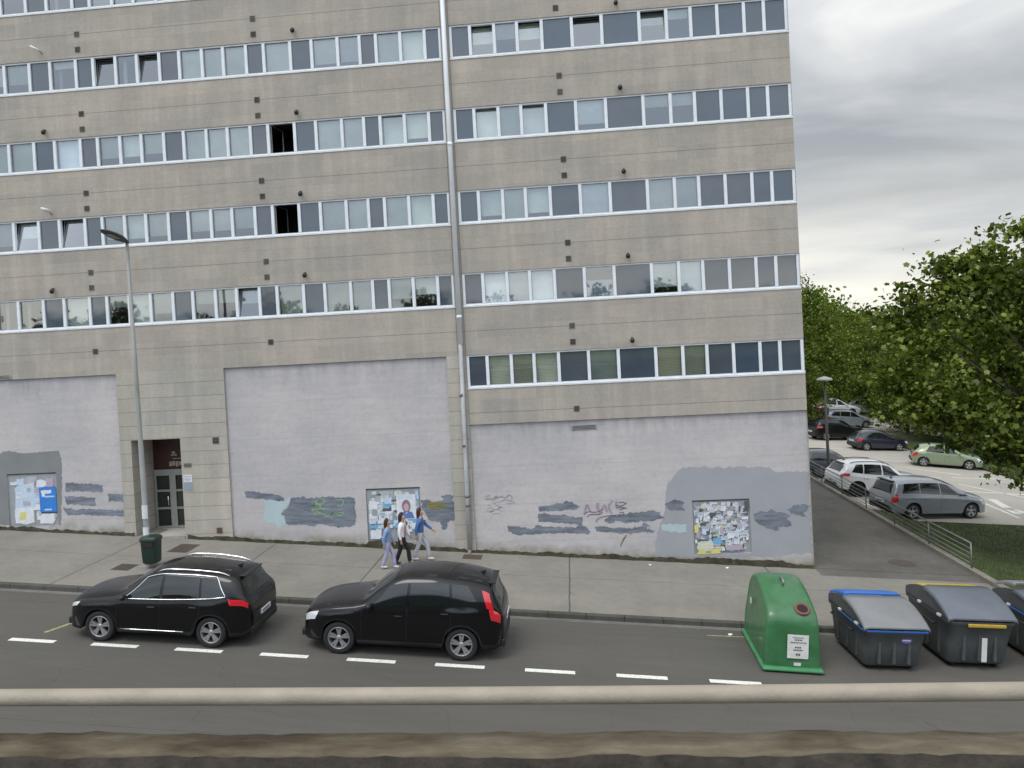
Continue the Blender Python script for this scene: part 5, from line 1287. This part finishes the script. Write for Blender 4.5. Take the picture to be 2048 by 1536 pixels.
for z0, h in ((1.45, .42), (.95, .25)): 
    vs = [(.104 * math.cos(a) * 1.02, .104 * math.sin(a) * 1.02, z0 + q) for q in (0, h) for a in [math.radians(-150 + 20 * i) for i in range(7)]]
    mb.mesh(vs, [(i, i + 1, i + 8, i + 7) for i in range(6)], True)
mb.build('pasted_notice', None, lp)
lb = thing('litter_bin', 'dark green litter bin strapped to the left lamp post', 'litter bin', (-12.98, 21.66, 1.02))
M_LBG = mat('bin_dark_green', (0.010, 0.030, 0.022), 0.45)
mb = MB().m(M_LBG); shell(mb, [rrect(.40, .34, .08, z=.18), rrect(.44, .38, .08, z=.22), rrect(.50, .44, .09, z=.86)]); mb.mesh(rrect(.40, .34, .08, z=.18), [tuple(range(24))], False); mb.build('body', None, lb)
mb = MB().m(M_LBG); shell(mb, [rrect(.53, .47, .09, z=.86), rrect(.54, .48, .09, z=.93), rrect(.46, .40, .09, z=.98)]); mb.mesh(rrect(.46, .40, .09, z=.98), [tuple(range(24))], False); mb.m(M_DARK).box((-.17, -.245, .70), (.17, -.20, .82)); mb.build('lid', None, lb)
MB().m(M_STEEL).tube([(-.31, .12, .6), (-.2, .1, .6)], .02).tube([(-.31, .12, .3), (-.2, .1, .3)], .02).build('bracket', None, lb)
# far lamp post beside the car park
fx, fy = 13.35, 41.1
fl = thing('street_lamp', 'slim dark lamp post with a small pale head standing beside the white crossover', 'street lamp', (fx, fy, LZ(fx, fy)))
top_h = 5.75
MB().m(mat('dark_pole', (0.07, 0.07, 0.065), .5)).tube([(0, 0, 0), (0, 0, 1.0), (0, 0, top_h)], [.10, .09, .05], 12).build('pole', None, fl)
MB().m(mat('pale_lamp_shade', (0.40, 0.42, 0.40), .4)).lathe([(0.0, top_h + .20), (.10, top_h + .18), (.34, top_h + .10), (.42, top_h + .02), (.38, top_h - .03), (.08, top_h - .06), (0, top_h - .06)], 'z', 20).build('lamp_head', None, fl)
# railing along the side path
rl = thing('railing', 'grey metal railing with horizontal bars running up the side path', 'railing', (kx(25.3) + .09, 25.3, GZ(kx(25.3), .13)))
M_RAILP = mat('railing_paint', (0.20, 0.205, 0.19), 0.5, .3, noise=(5, .2))
def rp(y, h): k_ = kx(y) + .09; return (k_ - rl.location.x, y - 25.3, GZ(k_, .13) - rl.location.z + h)
ys_ = [25.3 + i * 2.9 for i in range(11)]
for a, b_ in zip(ys_[:-1], ys_[1:]):
    MB().m(M_RAILP).tube([rp(a, .83), rp(b_, .83)], .028, 8).build('handrail', None, rl)
for h in (.16, .32, .48, .64):
    MB().m(M_RAILP).tube([rp(y, h) for y in (ys_[0], ys_[-1])], .013, 6).build('rail_bar', None, rl)
for y in ys_: MB().m(M_RAILP).tube([rp(y, -.03), rp(y, .83)], .026, 8).build('post', None, rl)

# ---------------------------------------------------------------- foreground parapet and tube rail
M_COP = bpy.data.materials.new('weathered_coping_stone'); M_COP.use_nodes = True; t_ = M_COP.node_tree; b_n = t_.nodes['Principled BSDF']; b_n.inputs['Roughness'].default_value = .95; b_n.inputs['Specular IOR Level'].default_value = .1
P_ = N(t_, 'ShaderNodeNewGeometry').outputs['Position']
f_a = noise_fac(t_, P_, 1.0, 6, .62, (3.2, 11, 11)); f_b = noise_fac(t_, P_, 1.0, 5, .6, (1.6, 3, 3))
c_ = ramp(t_, math_n(t_, 'ADD', math_n(t_, 'MULTIPLY', f_a, .6), math_n(t_, 'MULTIPLY', f_b, .4)), [(.34, (.06, .048, .032)), (.45, (.105, .086, .06)), (.55, (.15, .128, .092)), (.68, (.23, .20, .15))])
L(t_, c_, b_n.inputs['Base Color']); bp_n = N(t_, 'ShaderNodeBump'); bp_n.inputs['Strength'].default_value = .8; bp_n.inputs['Distance'].default_value = .01; L(t_, f_a, bp_n.inputs['Height']); L(t_, bp_n.outputs[0], b_n.inputs['Normal'])
pw = thing('parapet_wall', 'rough brown stone parapet along the bottom of the picture', 'parapet', (0, 2.715, 4.95))
mb = MB().m(M_COP); r = random.Random(8); nx = 420; prof = [(-.085, -.22), (-.083, -.008), (-.076, -.001), (-.04, .002), (.03, .0), (.072, -.004), (.08, -.03), (.08, -.16)]
vs = []
from mathutils import noise as mn
for i in range(nx + 1):
    x = -14 + 28 * i / nx
    for (yy, zz_) in prof:
        nn_ = mn.noise(Vector((x * 3, yy * 8, zz_ * 8))) * .009 + mn.noise(Vector((x * 14, yy * 20, 3))) * .008
        vs.append((x, yy + nn_ * .5, .880 + zz_ + nn_ + (.004 if x > -.12 else -.004) - .012 * x))
n = len(prof); mb.mesh(vs, [(i * n + j, i * n + j + 1, (i + 1) * n + j + 1, (i + 1) * n + j) for i in range(nx) for j in range(1, n - 1)], True); mb.m(mat('coping_face_shade', (.045, .038, .03), .95, noise=(9, .5), bump=(18, .8))).mesh(vs, [(i * n, i * n + 1, (i + 1) * n + 1, (i + 1) * n) for i in range(nx)], True); mb.build('coping', None, pw)  # front face shade is put into its darker colour
MB().m(mat('parapet_concrete', (0.07, 0.06, 0.05), .95, noise=(4, .4), bump=(12, .6))).box((-14, -.08, -5.8), (14, .08, .56)).build('wall', None, pw)
tag(MB().m(mat('deck_asphalt', (.07, .07, .066), .95, noise=(20, .2))).box((-14, -9, 4.6), (14, 2.575, 5.2)).build('viaduct_deck'), kind='structure')
hr = thing('tube_rail', 'thick beige painted tube rail crossing the foreground', 'rail', (0, 2.66, 5.83))
M_TUBE = mat('beige_rail_paint', (0.30, 0.262, 0.205), .6, noise=(9, .16, (.5, 1, 1)), bump=(60, .12))
def ty(x): return 6.03 - 5.83 - .0095 * x - .003 * math.cos(x * 1.1)
MB().m(M_TUBE).tube([(x * .25, 0, ty(x * .25)) for x in range(-56, 57)], .0305, 20).build('rail_tube', None, hr)
for k in range(-3, 4):
    x = -.47 + 3.95 * (k + .5)
    MB().m(mat('baluster_grey', (.11, .105, .095), .8)).tube([(x, 0, -.03 - .012 * x), (x, 0, ty(x) - .02)], .012, 10).build('baluster', None, hr)

# ---------------------------------------------------------------- people
SKIN = mat('skin', (0.45, 0.26, 0.19), .55)
def skin_obj(name, verts, edges, radii, material, parent, sub=2, root=0):
    me = bpy.data.meshes.new(name); me.from_pydata([tuple(v) for v in verts], edges, []); me.update()
    o = bpy.data.objects.new(name, me); COL.objects.link(o); o.parent = parent
    md = o.modifiers.new('skin', 'SKIN'); md.use_smooth_shade = True
    for i, d in enumerate(me.skin_vertices[0].data): d.radius = radii[i] if isinstance(radii[i], tuple) else (radii[i], radii[i]); d.use_root = (i == root)
    o.modifiers.new('sub', 'SUBSURF').levels = sub; o.modifiers['sub'].render_levels = sub
    me.materials.append(material)
    return o
class Sk:
    def __init__(s): s.v = []; s.e = []; s.r = []
    def add(s, p, r, parent=None):
        s.v.append(Vector(p)); s.r.append(r)
        if parent is not None: s.e.append((parent, len(s.v) - 1))
        return len(s.v) - 1
    def chain(s, pts, start=None):
        i = start
        for p, r in pts: i = s.add(p, r, i)
        return i
def person(label, x, y, rz, H, stride, arms, top_m, top2_m, leg_m, shoe_m, hair_m, long_hair=.3, lean=0.0, bag=None):
    """faces local +X; stride = forward swing of the left leg (m); arms = (left hand forward, right hand forward)"""
    root = thing('person', label, 'person', (x, y, GZ(x)), rz, 'pedestrians on the pavement', 0)
    k = H / 1.70
    hipz, shz, nkz, hdz = .90 * k, 1.38 * k, 1.46 * k, 1.585 * k
    def leg(s, fwd):
        hip = Vector((0, s * .085 * k, hipz)); foot = Vector((fwd, s * .085 * k, .09 * k)); lift = .05 * k if fwd < 0 else 0
        foot.z += lift; knee = (hip + foot) / 2 + Vector((.05 * k + abs(fwd) * .12, 0, .02)); return hip, knee, foot
    body = Sk(); p0 = body.add((0, 0, .94 * k), (.095 * k, .075 * k)); w1 = body.add((.01, 0, 1.08 * k), (.08 * k, .065 * k), p0); c1 = body.add((.015 + lean, 0, 1.25 * k), (.10 * k, .08 * k), w1)
    s1 = body.add((.01 + lean, 0, shz), (.085 * k, .06 * k), c1); nk = body.add((.02 + lean, 0, nkz), .045 * k, s1); jaw = body.add((.045 * k + lean, 0, 1.52 * k), (.055 * k, .062 * k), nk); hd_ = body.add((.03 * k + lean, 0, 1.60 * k), (.082 * k, .095 * k), jaw); body.add((.02 * k + lean, 0, 1.66 * k), .055 * k, hd_)
    arms_pts = []
    for s, fw in ((1, arms[0]), (-1, arms[1])):
        sh = Vector((lean, s * .165 * k, 1.36 * k)); hand = Vector((fw + lean, s * .23 * k, (.84 + .35 * abs(fw)) * k)); el = (sh + hand) / 2 + Vector((-.05 * k, s * .03, -.02 * k)); arms_pts.append((s, sh, el, hand))
        a = body.add(sh, .045 * k, s1); a = body.add(el, .034 * k, a); a = body.add(hand, .026 * k, a)
        d = (hand - el).normalized(); pc = hand + d * .05 * k; a = body.add(pc, (.024 * k, .034 * k), a)
        side = Vector((0, 1, 0)).cross(d).normalized(); curl = Vector((0, -s, 0))
        for q, ln in enumerate((.060, .070, .066, .052)):
            off = side * (.024 - .016 * q) * k; b1 = pc + d * .03 * k + off
            f1 = body.add(b1, .0085 * k, a); f2 = body.add(b1 + d * ln * .55 * k + curl * .008, .008 * k, f1); body.add(b1 + d * ln * .85 * k + curl * .03 * k, .007 * k, f2)
        t1 = body.add(pc + side * .035 * k + d * .005, .010 * k, a); body.add(pc + side * .050 * k + d * .045 * k, .008 * k, t1)
    lg = []
    for s, fw in ((1, stride), (-1, -stride)):
        h_, kn, ft = leg(s, fw); lg.append((s, h_, kn, ft)); a = body.add(h_, .07 * k, p0); a = body.add(kn, .045 * k, a); a = body.add(ft, .036 * k, a); body.add(ft + Vector((.15 * k, 0, -.05 * k)), (.03 * k, .03 * k), a)
    skin_obj('body', body.v, body.e, body.r, SKIN, root, 2)
    # jacket or shirt: follows the torso and the arms, open at neck and wrists
    j = Sk(); a0 = j.add((0, 0, .86 * k), (.165 * k, .14 * k)); a1 = j.add((.01, 0, 1.08 * k), (.145 * k, .12 * k), a0); a2 = j.add((.015 + lean, 0, 1.26 * k), (.152 * k, .12 * k), a1); a3 = j.add((.01 + lean, 0, 1.385 * k), (.125 * k, .09 * k), a2); j.add((.015 + lean, 0, 1.435 * k), (.07 * k, .065 * k), a3)
    for s, sh, el, hand in arms_pts: q = j.add(sh, .080 * k, a3); q = j.add(el, .056 * k, q); j.add(el.lerp(hand, .93), .042 * k, q)
    skin_obj('jacket', j.v, j.e, j.r, top_m, root, 2)
    if top2_m:
        t = Sk(); b0 = t.add((.05 * k, 0, .90 * k), (.085 * k, .085 * k)); b1 = t.add((.065 * k + lean, 0, 1.15 * k), (.095 * k, .088 * k), b0); t.add((.06 * k + lean, 0, 1.38 * k), (.07 * k, .06 * k), b1); skin_obj('shirt', t.v, t.e, t.r, top2_m, root, 2)
    tr = Sk(); h0 = tr.add((0, 0, 1.03 * k), (.125 * k, .10 * k)); h1 = tr.add((0, 0, .90 * k), (.145 * k, .12 * k), h0)
    for s, h_, kn, ft in lg: q = tr.add(h_ + Vector((0, 0, -.10 * k)), .098 * k, h1); q = tr.add(kn, .076 * k, q); tr.add(ft + Vector((0, 0, -.02 * k)), .074 * k, q)
    skin_obj('trousers', tr.v, tr.e, tr.r, leg_m, root, 2)
    for s, h_, kn, ft in lg:
        sh_ = Sk(); q = sh_.add(ft + Vector((-.05 * k, 0, -.035 * k)), .056 * k); q = sh_.add(ft + Vector((.06 * k, 0, -.04 * k)), (.056 * k, .05 * k), q); sh_.add(ft + Vector((.17 * k, 0, -.06 * k)), (.04 * k, .028 * k), q); skin_obj('shoe', sh_.v, sh_.e, sh_.r, shoe_m, root, 2)
    hr_ = Sk(); q0 = hr_.add((.045 * k + lean, 0, 1.70 * k), (.085 * k, .07 * k)); q = hr_.add((-.005 + lean, 0, 1.70 * k), (.115 * k, .10 * k), q0); q2 = hr_.add((-.035 * k + lean, 0, 1.61 * k), (.115 * k, .105 * k), q); q3 = hr_.add((-.06 * k + lean, 0, 1.50 * k), (.085 * k, .06 * k), q2); hr_.add((-.085 * k + lean, 0, (1.50 - long_hair) * k), (.06 * k, .035 * k), q3)
    skin_obj('hair', hr_.v, hr_.e, hr_.r, hair_m, root, 2)
    fc = MB().m(M_INK)
    for s in (1, -1): fc.m(mat('eye_white', (.7, .7, .7), .3)).lathe([(0, -.013 * k), (.009 * k, -.008 * k), (.013 * k, 0), (.009 * k, .008 * k), (0, .013 * k)], 'x', 8, (.105 * k + lean, s * .030 * k, 1.600 * k)); fc.m(M_INK).box((.1175 * k + lean, s * .030 * k - .006 * k, 1.594 * k), (.1195 * k + lean, s * .030 * k + .006 * k, 1.606 * k))
    fc.m(SKIN).prism([(.10 * k + lean, 1.600 * k), (.135 * k + lean, 1.560 * k), (.10 * k + lean, 1.552 * k)], 'y', -.014 * k, .014 * k)
    fc.m(mat('lips', (.42, .14, .13), .5)).box((.098 * k + lean, -.022 * k, 1.530 * k), (.108 * k + lean, .022 * k, 1.540 * k)); fc.build('face', None, root)
    if bag:
        MB().m(bag[1]).box((-.22 * k, -.10 * k, 1.02 * k), (-.10 * k, .10 * k, 1.36 * k), .04).build('backpack', None, root)
    return root
M_DENIM = mat('denim_blue', (0.07, 0.15, 0.36), .85, noise=(18, .2)); M_DENIML = mat('washed_denim', (0.22, 0.33, 0.52), .85, noise=(14, .25)); M_WT = mat('white_cotton', (0.78, 0.78, 0.80), .8)
M_LIL = mat('lilac_grey_cotton', (0.36, 0.36, 0.52), .85, noise=(10, .1)); M_PGR = mat('pale_grey_trousers', (0.42, 0.43, 0.47), .85, noise=(10, .1)); M_BLT = mat('black_trousers', (0.012, 0.013, 0.02), .8); M_PNK = mat('dusty_pink_cotton', (0.38, 0.22, 0.23), .85)
M_H1 = mat('brown_hair', (0.055, 0.028, 0.016), .6, noise=(40, .4)); M_H2 = mat('dark_brown_hair', (0.03, 0.02, 0.015), .6, noise=(40, .4)); M_SHW = mat('white_shoes', (0.62, 0.62, 0.62), .6); M_SHD = mat('dark_shoes', (0.03, 0.03, 0.035), .6)
person('woman in a blue denim jacket and pale trousers, walking ahead of the other two', -5.17, 23.70, 0, 1.66, .24, (.34, -.10), M_DENIM, None, M_PGR, M_SHW, M_H1, .12, .02)
person('walker in a washed denim jacket and lilac trousers, the one nearest the black SUV', -6.0, 22.72, 0, 1.52, .17, (.12, -.08), M_DENIML, None, M_LIL, M_SHW, M_H1, .22, .02)
person('walker in a white top and black trousers beside the lilac trousers', -5.66, 23.2, -.1, 1.60, .20, (.18, .02), M_WT, M_PNK, M_BLT, M_SHD, M_H2, .28, .03)

# ---------------------------------------------------------------- trees
def leaf_mat(name, c0, c1, c2):
    m = bpy.data.materials.new(name); m.use_nodes = True; t = m.node_tree; t.nodes.clear()
    g = N(t, 'ShaderNodeNewGeometry'); rnd = g.outputs['Random Per Island']
    P = N(t, 'ShaderNodeTexCoord').outputs['Object']
    f = noise_fac(t, P, .9, 3)
    a = ramp(t, math_n(t, 'ADD', math_n(t, 'MULTIPLY', rnd, .45), math_n(t, 'MULTIPLY', f, .6)), [(0.15, c0), (0.5, c1), (0.85, c2)])
    d = N(t, 'ShaderNodeBsdfDiffuse'); L(t, a, d.inputs[0]); tr_ = N(t, 'ShaderNodeBsdfTranslucent'); L(t, mixc(t, 1.0, a, (1.3, 1.6, .5), 'MULTIPLY'), tr_.inputs[0]); gl = N(t, 'ShaderNodeBsdfGlossy'); gl.inputs['Roughness'].default_value = .38; gl.inputs[0].default_value = (.5, .55, .5, 1)
    m1 = N(t, 'ShaderNodeMixShader'); m1.inputs[0].default_value = .28; L(t, d.outputs[0], m1.inputs[1]); L(t, tr_.outputs[0], m1.inputs[2])
    m2 = N(t, 'ShaderNodeMixShader'); m2.inputs[0].default_value = .03; L(t, m1.outputs[0], m2.inputs[1]); L(t, gl.outputs[0], m2.inputs[2])
    o = N(t, 'ShaderNodeOutputMaterial'); L(t, m2.outputs[0], o.inputs[0]); return m
M_LEAF = leaf_mat('plane_leaves', (0.016, 0.028, 0.005), (0.072, 0.105, 0.017), (0.33, 0.37, 0.09))
M_LEAF2 = leaf_mat('far_leaves', (0.018, 0.032, 0.006), (0.082, 0.118, 0.018), (0.28, 0.32, 0.065))
M_BARK = mat('plane_bark', (0.12, 0.10, 0.075), .9, noise=(6, .4, (1, 1, .3)), bump=(12, .6))
def crown_mesh(name, lobes, nclump, nleaf, lsize, cr, seed, material, star=True, flat=.65, squash=1.0):
    """leaf clumps scattered through ellipsoid lobes, denser towards the outside"""
    rs = np.random.RandomState(seed); cl = []
    wts = np.array([l[3] * l[4] * l[5] for l in lobes]) ** .8; wts /= wts.sum()
    for i in range(nclump):
        l = lobes[rs.choice(len(lobes), p=wts)]; d = rs.normal(size=3); d /= np.linalg.norm(d); rr = rs.uniform(.35, 1) ** .45
        cl.append(np.array(l[:3]) + d * rr * np.array(l[3:6]))
    cl = np.array(cl); n = nclump * nleaf
    rad = cr * rs.uniform(.5, 1.35, size=nclump)
    cen = np.repeat(cl, nleaf, 0) + rs.normal(size=(n, 3)) * np.repeat(rad, nleaf)[:, None] * np.array([1, 1, .55])
    nor = rs.normal(size=(n, 3)) * np.array([.7, .7, .5]) + np.array([0, 0, flat]); nor /= np.linalg.norm(nor, axis=1)[:, None]
    a = np.cross(nor, rs.normal(size=(n, 3))); a /= np.linalg.norm(a, axis=1)[:, None]; b_ = np.cross(nor, a)
    sz = lsize * rs.uniform(.45, 1.3, size=n)[:, None]
    if star: shp = [(1.0, 0), (.50, .38), (.42, .78), (-.1, .58), (-.62, .55), (-.60, 0), (-.62, -.55), (-.1, -.58), (.42, -.78), (.50, -.38)]
    else: shp = [(1, 0), (.1, .55), (-.8, 0), (.1, -.55)]
    m_ = len(shp); co = np.zeros((n, m_, 3))
    for i, (p, q) in enumerate(shp): co[:, i] = cen + a * sz * p * .6 + b_ * sz * q * .6 - nor * sz * .18 * (p * p + q * q)
    me = bpy.data.meshes.new(name); me.vertices.add(n * m_); me.vertices.foreach_set('co', co.reshape(-1)); me.loops.add(n * m_); me.loops.foreach_set('vertex_index', np.arange(n * m_)); me.polygons.add(n); me.polygons.foreach_set('loop_start', np.arange(n) * m_); me.polygons.foreach_set('loop_total', np.full(n, m_)); me.update(calc_edges=True); me.validate()
    me.materials.append(material); return me, cl
def trunk_mesh(cl, base_r, h, seed, nl=14):
    r = random.Random(seed); mb = MB().m(M_BARK); mb.tube([(0, 0, -.3), (0, 0, .4), (.05, .03, h * .5), (.0, .05, h)], [base_r * 1.3, base_r, base_r * .8, base_r * .6], 12)
    for i in r.sample(range(len(cl)), min(nl, len(cl))):
        p = Vector(cl[i]); s_ = Vector((.0, .04, h * r.uniform(.55, 1.0))); mid = s_.lerp(p, .5) + Vector((0, 0, .25)); q = s_.lerp(p, .92)
        mb.tube([s_, s_.lerp(mid, .5) + Vector((0, 0, .1)), mid, q], [base_r * .42, base_r * .32, base_r * .2, .02], 6)
    return mb
def tree(label, x, y, z, me_cl, h, base_r, seed, s=1.0, rz=0.0, group='trees round the car park', nl=14):
    t = thing('plane_tree', label, 'tree', (x, y, z), rz, group); t.scale = (s, s, s)
    c = bpy.data.objects.new('crown', me_cl[0]); COL.objects.link(c); c.parent = t
    trunk_mesh(me_cl[1], base_r, h, seed, nl).build('trunk', None, t); return t
gx, gy = 18.55, 27.6; gz = grass_z(gx, gy) - .1
# big tree: lobes relative to its foot
c1 = crown_mesh('plane_crown_near', [(.5, 0, 8.4, 5.2, 4.6, 3.6), (-4.2, .2, 7.9, 3.4, 3.0, 2.7), (-2.2, 0, 10.5, 2.8, 2.6, 1.8), (2.4, .3, 12.1, 4.4, 4.0, 2.9), (-1.2, -1.0, 5.2, 3.4, 3.0, 1.7), (-4.2, -.6, 6.0, 2.5, 2.2, 1.4), (-1.6, -.8, 4.2, 2.8, 2.4, 1.0), (2.0, -.6, 5.0, 3.6, 3.0, 2.0), (-6.3, 0, 9.7, 1.1, 1.2, 1.0), (-7.0, 0, 7.9, 1.3, 1.2, 1.6), (-6.6, 0, 6.2, 1.4, 1.2, 1.0), (-5.2, -.4, 5.7, 1.9, 1.6, 1.1), (-2.0, -.6, 4.1, 2.0, 1.8, .8), (-4.6, 0, 10.4, 1.6, 1.4, 1.0), (-5.7, 0, 10.3, 1.4, 1.3, .9), (5, 0, 8.5, 4, 4, 4)], 720, 84, .185, .40, 5, M_LEAF)
tree('largest leafy plane tree, its low branches hanging over the car park at the right edge', gx, gy, gz, c1, 4.6, .26, 3, nl=34)
c2 = crown_mesh('plane_crown_far', [(0, 0, 6.6, 3.4, 3.4, 3.6), (-1.6, .5, 4.6, 2.6, 2.6, 2.2), (1.7, -.4, 5.0, 2.7, 2.6, 2.3), (.4, 0, 9.2, 1.9, 1.9, 2.2), (0, -1.4, 3.2, 2.8, 2.2, 1.6), (0, 0, 2.2, 3.0, 2.6, 1.2)], 300, 84, .22, .44, 11, M_LEAF2, star=False)
c3 = crown_mesh('plane_crown_far_b', [(0, 0, 6.0, 3.8, 3.6, 3.2), (-2.2, .5, 4.6, 2.4, 2.6, 2.4), (2.2, -.4, 5.6, 2.6, 2.6, 2.6), (-.6, 0, 8.6, 2.2, 2.0, 1.9), (.6, -1.2, 3.2, 3.0, 2.2, 1.6), (0, 0, 2.2, 3.2, 2.6, 1.2)], 300, 84, .22, .44, 23, M_LEAF2, star=False)
far = [('tall far tree rising directly beside the building corner', 21.6, 74.0, c2, 1.24, .4), ('rounded tree between the corner tree and the pale one', 30.6, 92, c3, 1.2, 1.9), ('paler rounded tree in the dip of the skyline', 33.0, 86, c3, 1.10, 4.2), ('far tree just left of the big near one', 34.5, 74, c2, 1.05, 2.8),
       ('dark tree behind the pale green hatchback', 29.5, 62.5, c3, 1.0, .9), ('low tree behind the navy hatchback', 29.0, 68.0, c2, .80, 5.0), ('tree right of the green hatchback, behind the biggest one', 29.5, 52.5, c2, 1.05, 3.6), ('broad background tree at the right edge', 36.0, 60.0, c3, 1.3, 2.2), ('tallest background tree at the right edge', 40, 72, c2, 1.4, .2), ('leftmost far tree, mostly behind the building', 16.5, 69.5, c3, 1.0, 5.5), ('low tree standing behind the black crossover', 18.8, 67.0, c3, .72, 3.1)]
for i, (lb_, x, y, cm, s, rz) in enumerate(far):
    tree(lb_, x, y, LZ(x, y) - .3, cm, 3.4, .2, i, s, rz)
# far wood closing the horizon, on both sides of the street
M_LEAF3 = leaf_mat('hazy_wood_leaves', (0.05, 0.065, 0.05), (0.07, 0.09, 0.065), (0.10, 0.12, 0.085))
def wood(name, pts, hgt, n, seed, size, mt=None):
    rs = np.random.RandomState(seed); co = []
    me_l = []
    for (xa, ya, za, xb, yb, zb) in pts:
        for i in range(n):
            t = rs.uniform(); px_ = xa + (xb - xa) * t; py_ = ya + (yb - ya) * t; pz_ = za + (zb - za) * t
            hh = hgt * (0.72 + .32 * math.sin(px_ * .21 + seed) * math.sin(px_ * .083 + 2)) * (1 + .16 * math.sin(px_ * .9) + .12 * math.sin(px_ * 2.3 + 1))
            me_l.append((px_ + rs.normal() * 1.5, py_ + rs.normal() * 2.5, pz_ + hh * rs.uniform() ** .6))
    cen = np.array(me_l); n_ = len(cen); nor = rs.normal(size=(n_, 3)); nor /= np.linalg.norm(nor, axis=1)[:, None]; a = np.cross(nor, rs.normal(size=(n_, 3))); a /= np.linalg.norm(a, axis=1)[:, None]; b_ = np.cross(nor, a); sz = size * rs.uniform(.6, 1.3, size=n_)[:, None]
    shp = [(1, 0), (.1, .6), (-.8, 0), (.1, -.6)]; C4 = np.zeros((n_, 4, 3))
    for i, (p, q) in enumerate(shp): C4[:, i] = cen + a * sz * p + b_ * sz * q
    me = bpy.data.meshes.new(name); me.vertices.add(n_ * 4); me.vertices.foreach_set('co', C4.reshape(-1)); me.loops.add(n_ * 4); me.loops.foreach_set('vertex_index', np.arange(n_ * 4)); me.polygons.add(n_); me.polygons.foreach_set('loop_start', np.arange(n_) * 4); me.polygons.foreach_set('loop_total', np.full(n_, 4)); me.update(calc_edges=True)
    me.materials.append(mt or M_LEAF2); o = bpy.data.objects.new(name, me); COL.objects.link(o); return tag(o, kind='stuff')
wood('far_wood', [(14, 112, -1, 130, 118, -6)], 12, 60000, 3, .38)
wood('wood_across_the_railway', [(-230, -150, 9.0, 120, -150, 5.5)], 13.5, 36000, 6, .85, M_LEAF3)
sheet('ground_behind', -300, 200, -260, -9, lambda x, y: -1.5 + max(0, (-y - 60)) * (.105 - .0001 * (x + 100)), M_GRASS, 6, 8)
# grass blades on the bank
rs = np.random.RandomState(4); n = 26000
gx_ = rs.uniform(12.75, 25, n); gy_ = rs.uniform(21.1, 33.9, n); ok = gx_ > 12.7; gx_, gy_ = gx_[ok], gy_[ok]; n = len(gx_)
gz_ = np.array([grass_z(a, b_) for a, b_ in zip(gx_, gy_)]); an = rs.uniform(0, 6.28, n); hh = rs.uniform(.04, .11, n); lx, ly = rs.normal(size=n) * .03, rs.normal(size=n) * .03
C3 = np.zeros((n, 3, 3)); C3[:, 0] = np.c_[gx_ - np.cos(an) * .012, gy_ - np.sin(an) * .012, gz_ - .01]; C3[:, 1] = np.c_[gx_ + np.cos(an) * .012, gy_ + np.sin(an) * .012, gz_ - .01]; C3[:, 2] = np.c_[gx_ + lx, gy_ + ly, gz_ + hh]
me = bpy.data.meshes.new('grass'); me.vertices.add(n * 3); me.vertices.foreach_set('co', C3.reshape(-1)); me.loops.add(n * 3); me.loops.foreach_set('vertex_index', np.arange(n * 3)); me.polygons.add(n); me.polygons.foreach_set('loop_start', np.arange(n) * 3); me.polygons.foreach_set('loop_total', np.full(n, 3)); me.update(calc_edges=True)
me.materials.append(mat('grass_blades', (0.085, 0.115, 0.03), .8, noise=(1.2, .35))); o = bpy.data.objects.new('grass', me); COL.objects.link(o); tag(o, 'mown green grass on the bank beside the side path', 'grass', kind='stuff')
# litter on the pavement and gutter
for i, (x, y, dz, lb_) in enumerate(((2.15, 24.35, 0, 'small white paper scrap on the pavement left of the right-hand poster board'), (4.6, 24.45, 0, 'white crumpled paper on the pavement below the right-hand poster board'), (3.6, 19.2, -.13, 'white scrap in the gutter left of the bottle bank'))):
    mb = MB().m(M_WT); r = random.Random(i); z = GZ(x, dz) + .012
    vs = [(x + .07 * math.cos(a) * r.uniform(.7, 1), y + .06 * math.sin(a) * r.uniform(.7, 1), z + r.uniform(-.004, .03)) for a in [2 * PI * q / 9 for q in range(9)]] + [(x, y, z + .035)]
    mb.mesh(vs, [(q, (q + 1) % 9, 9) for q in range(9)], False); tag(mb.build('paper_scrap'), lb_, 'litter', 'litter')
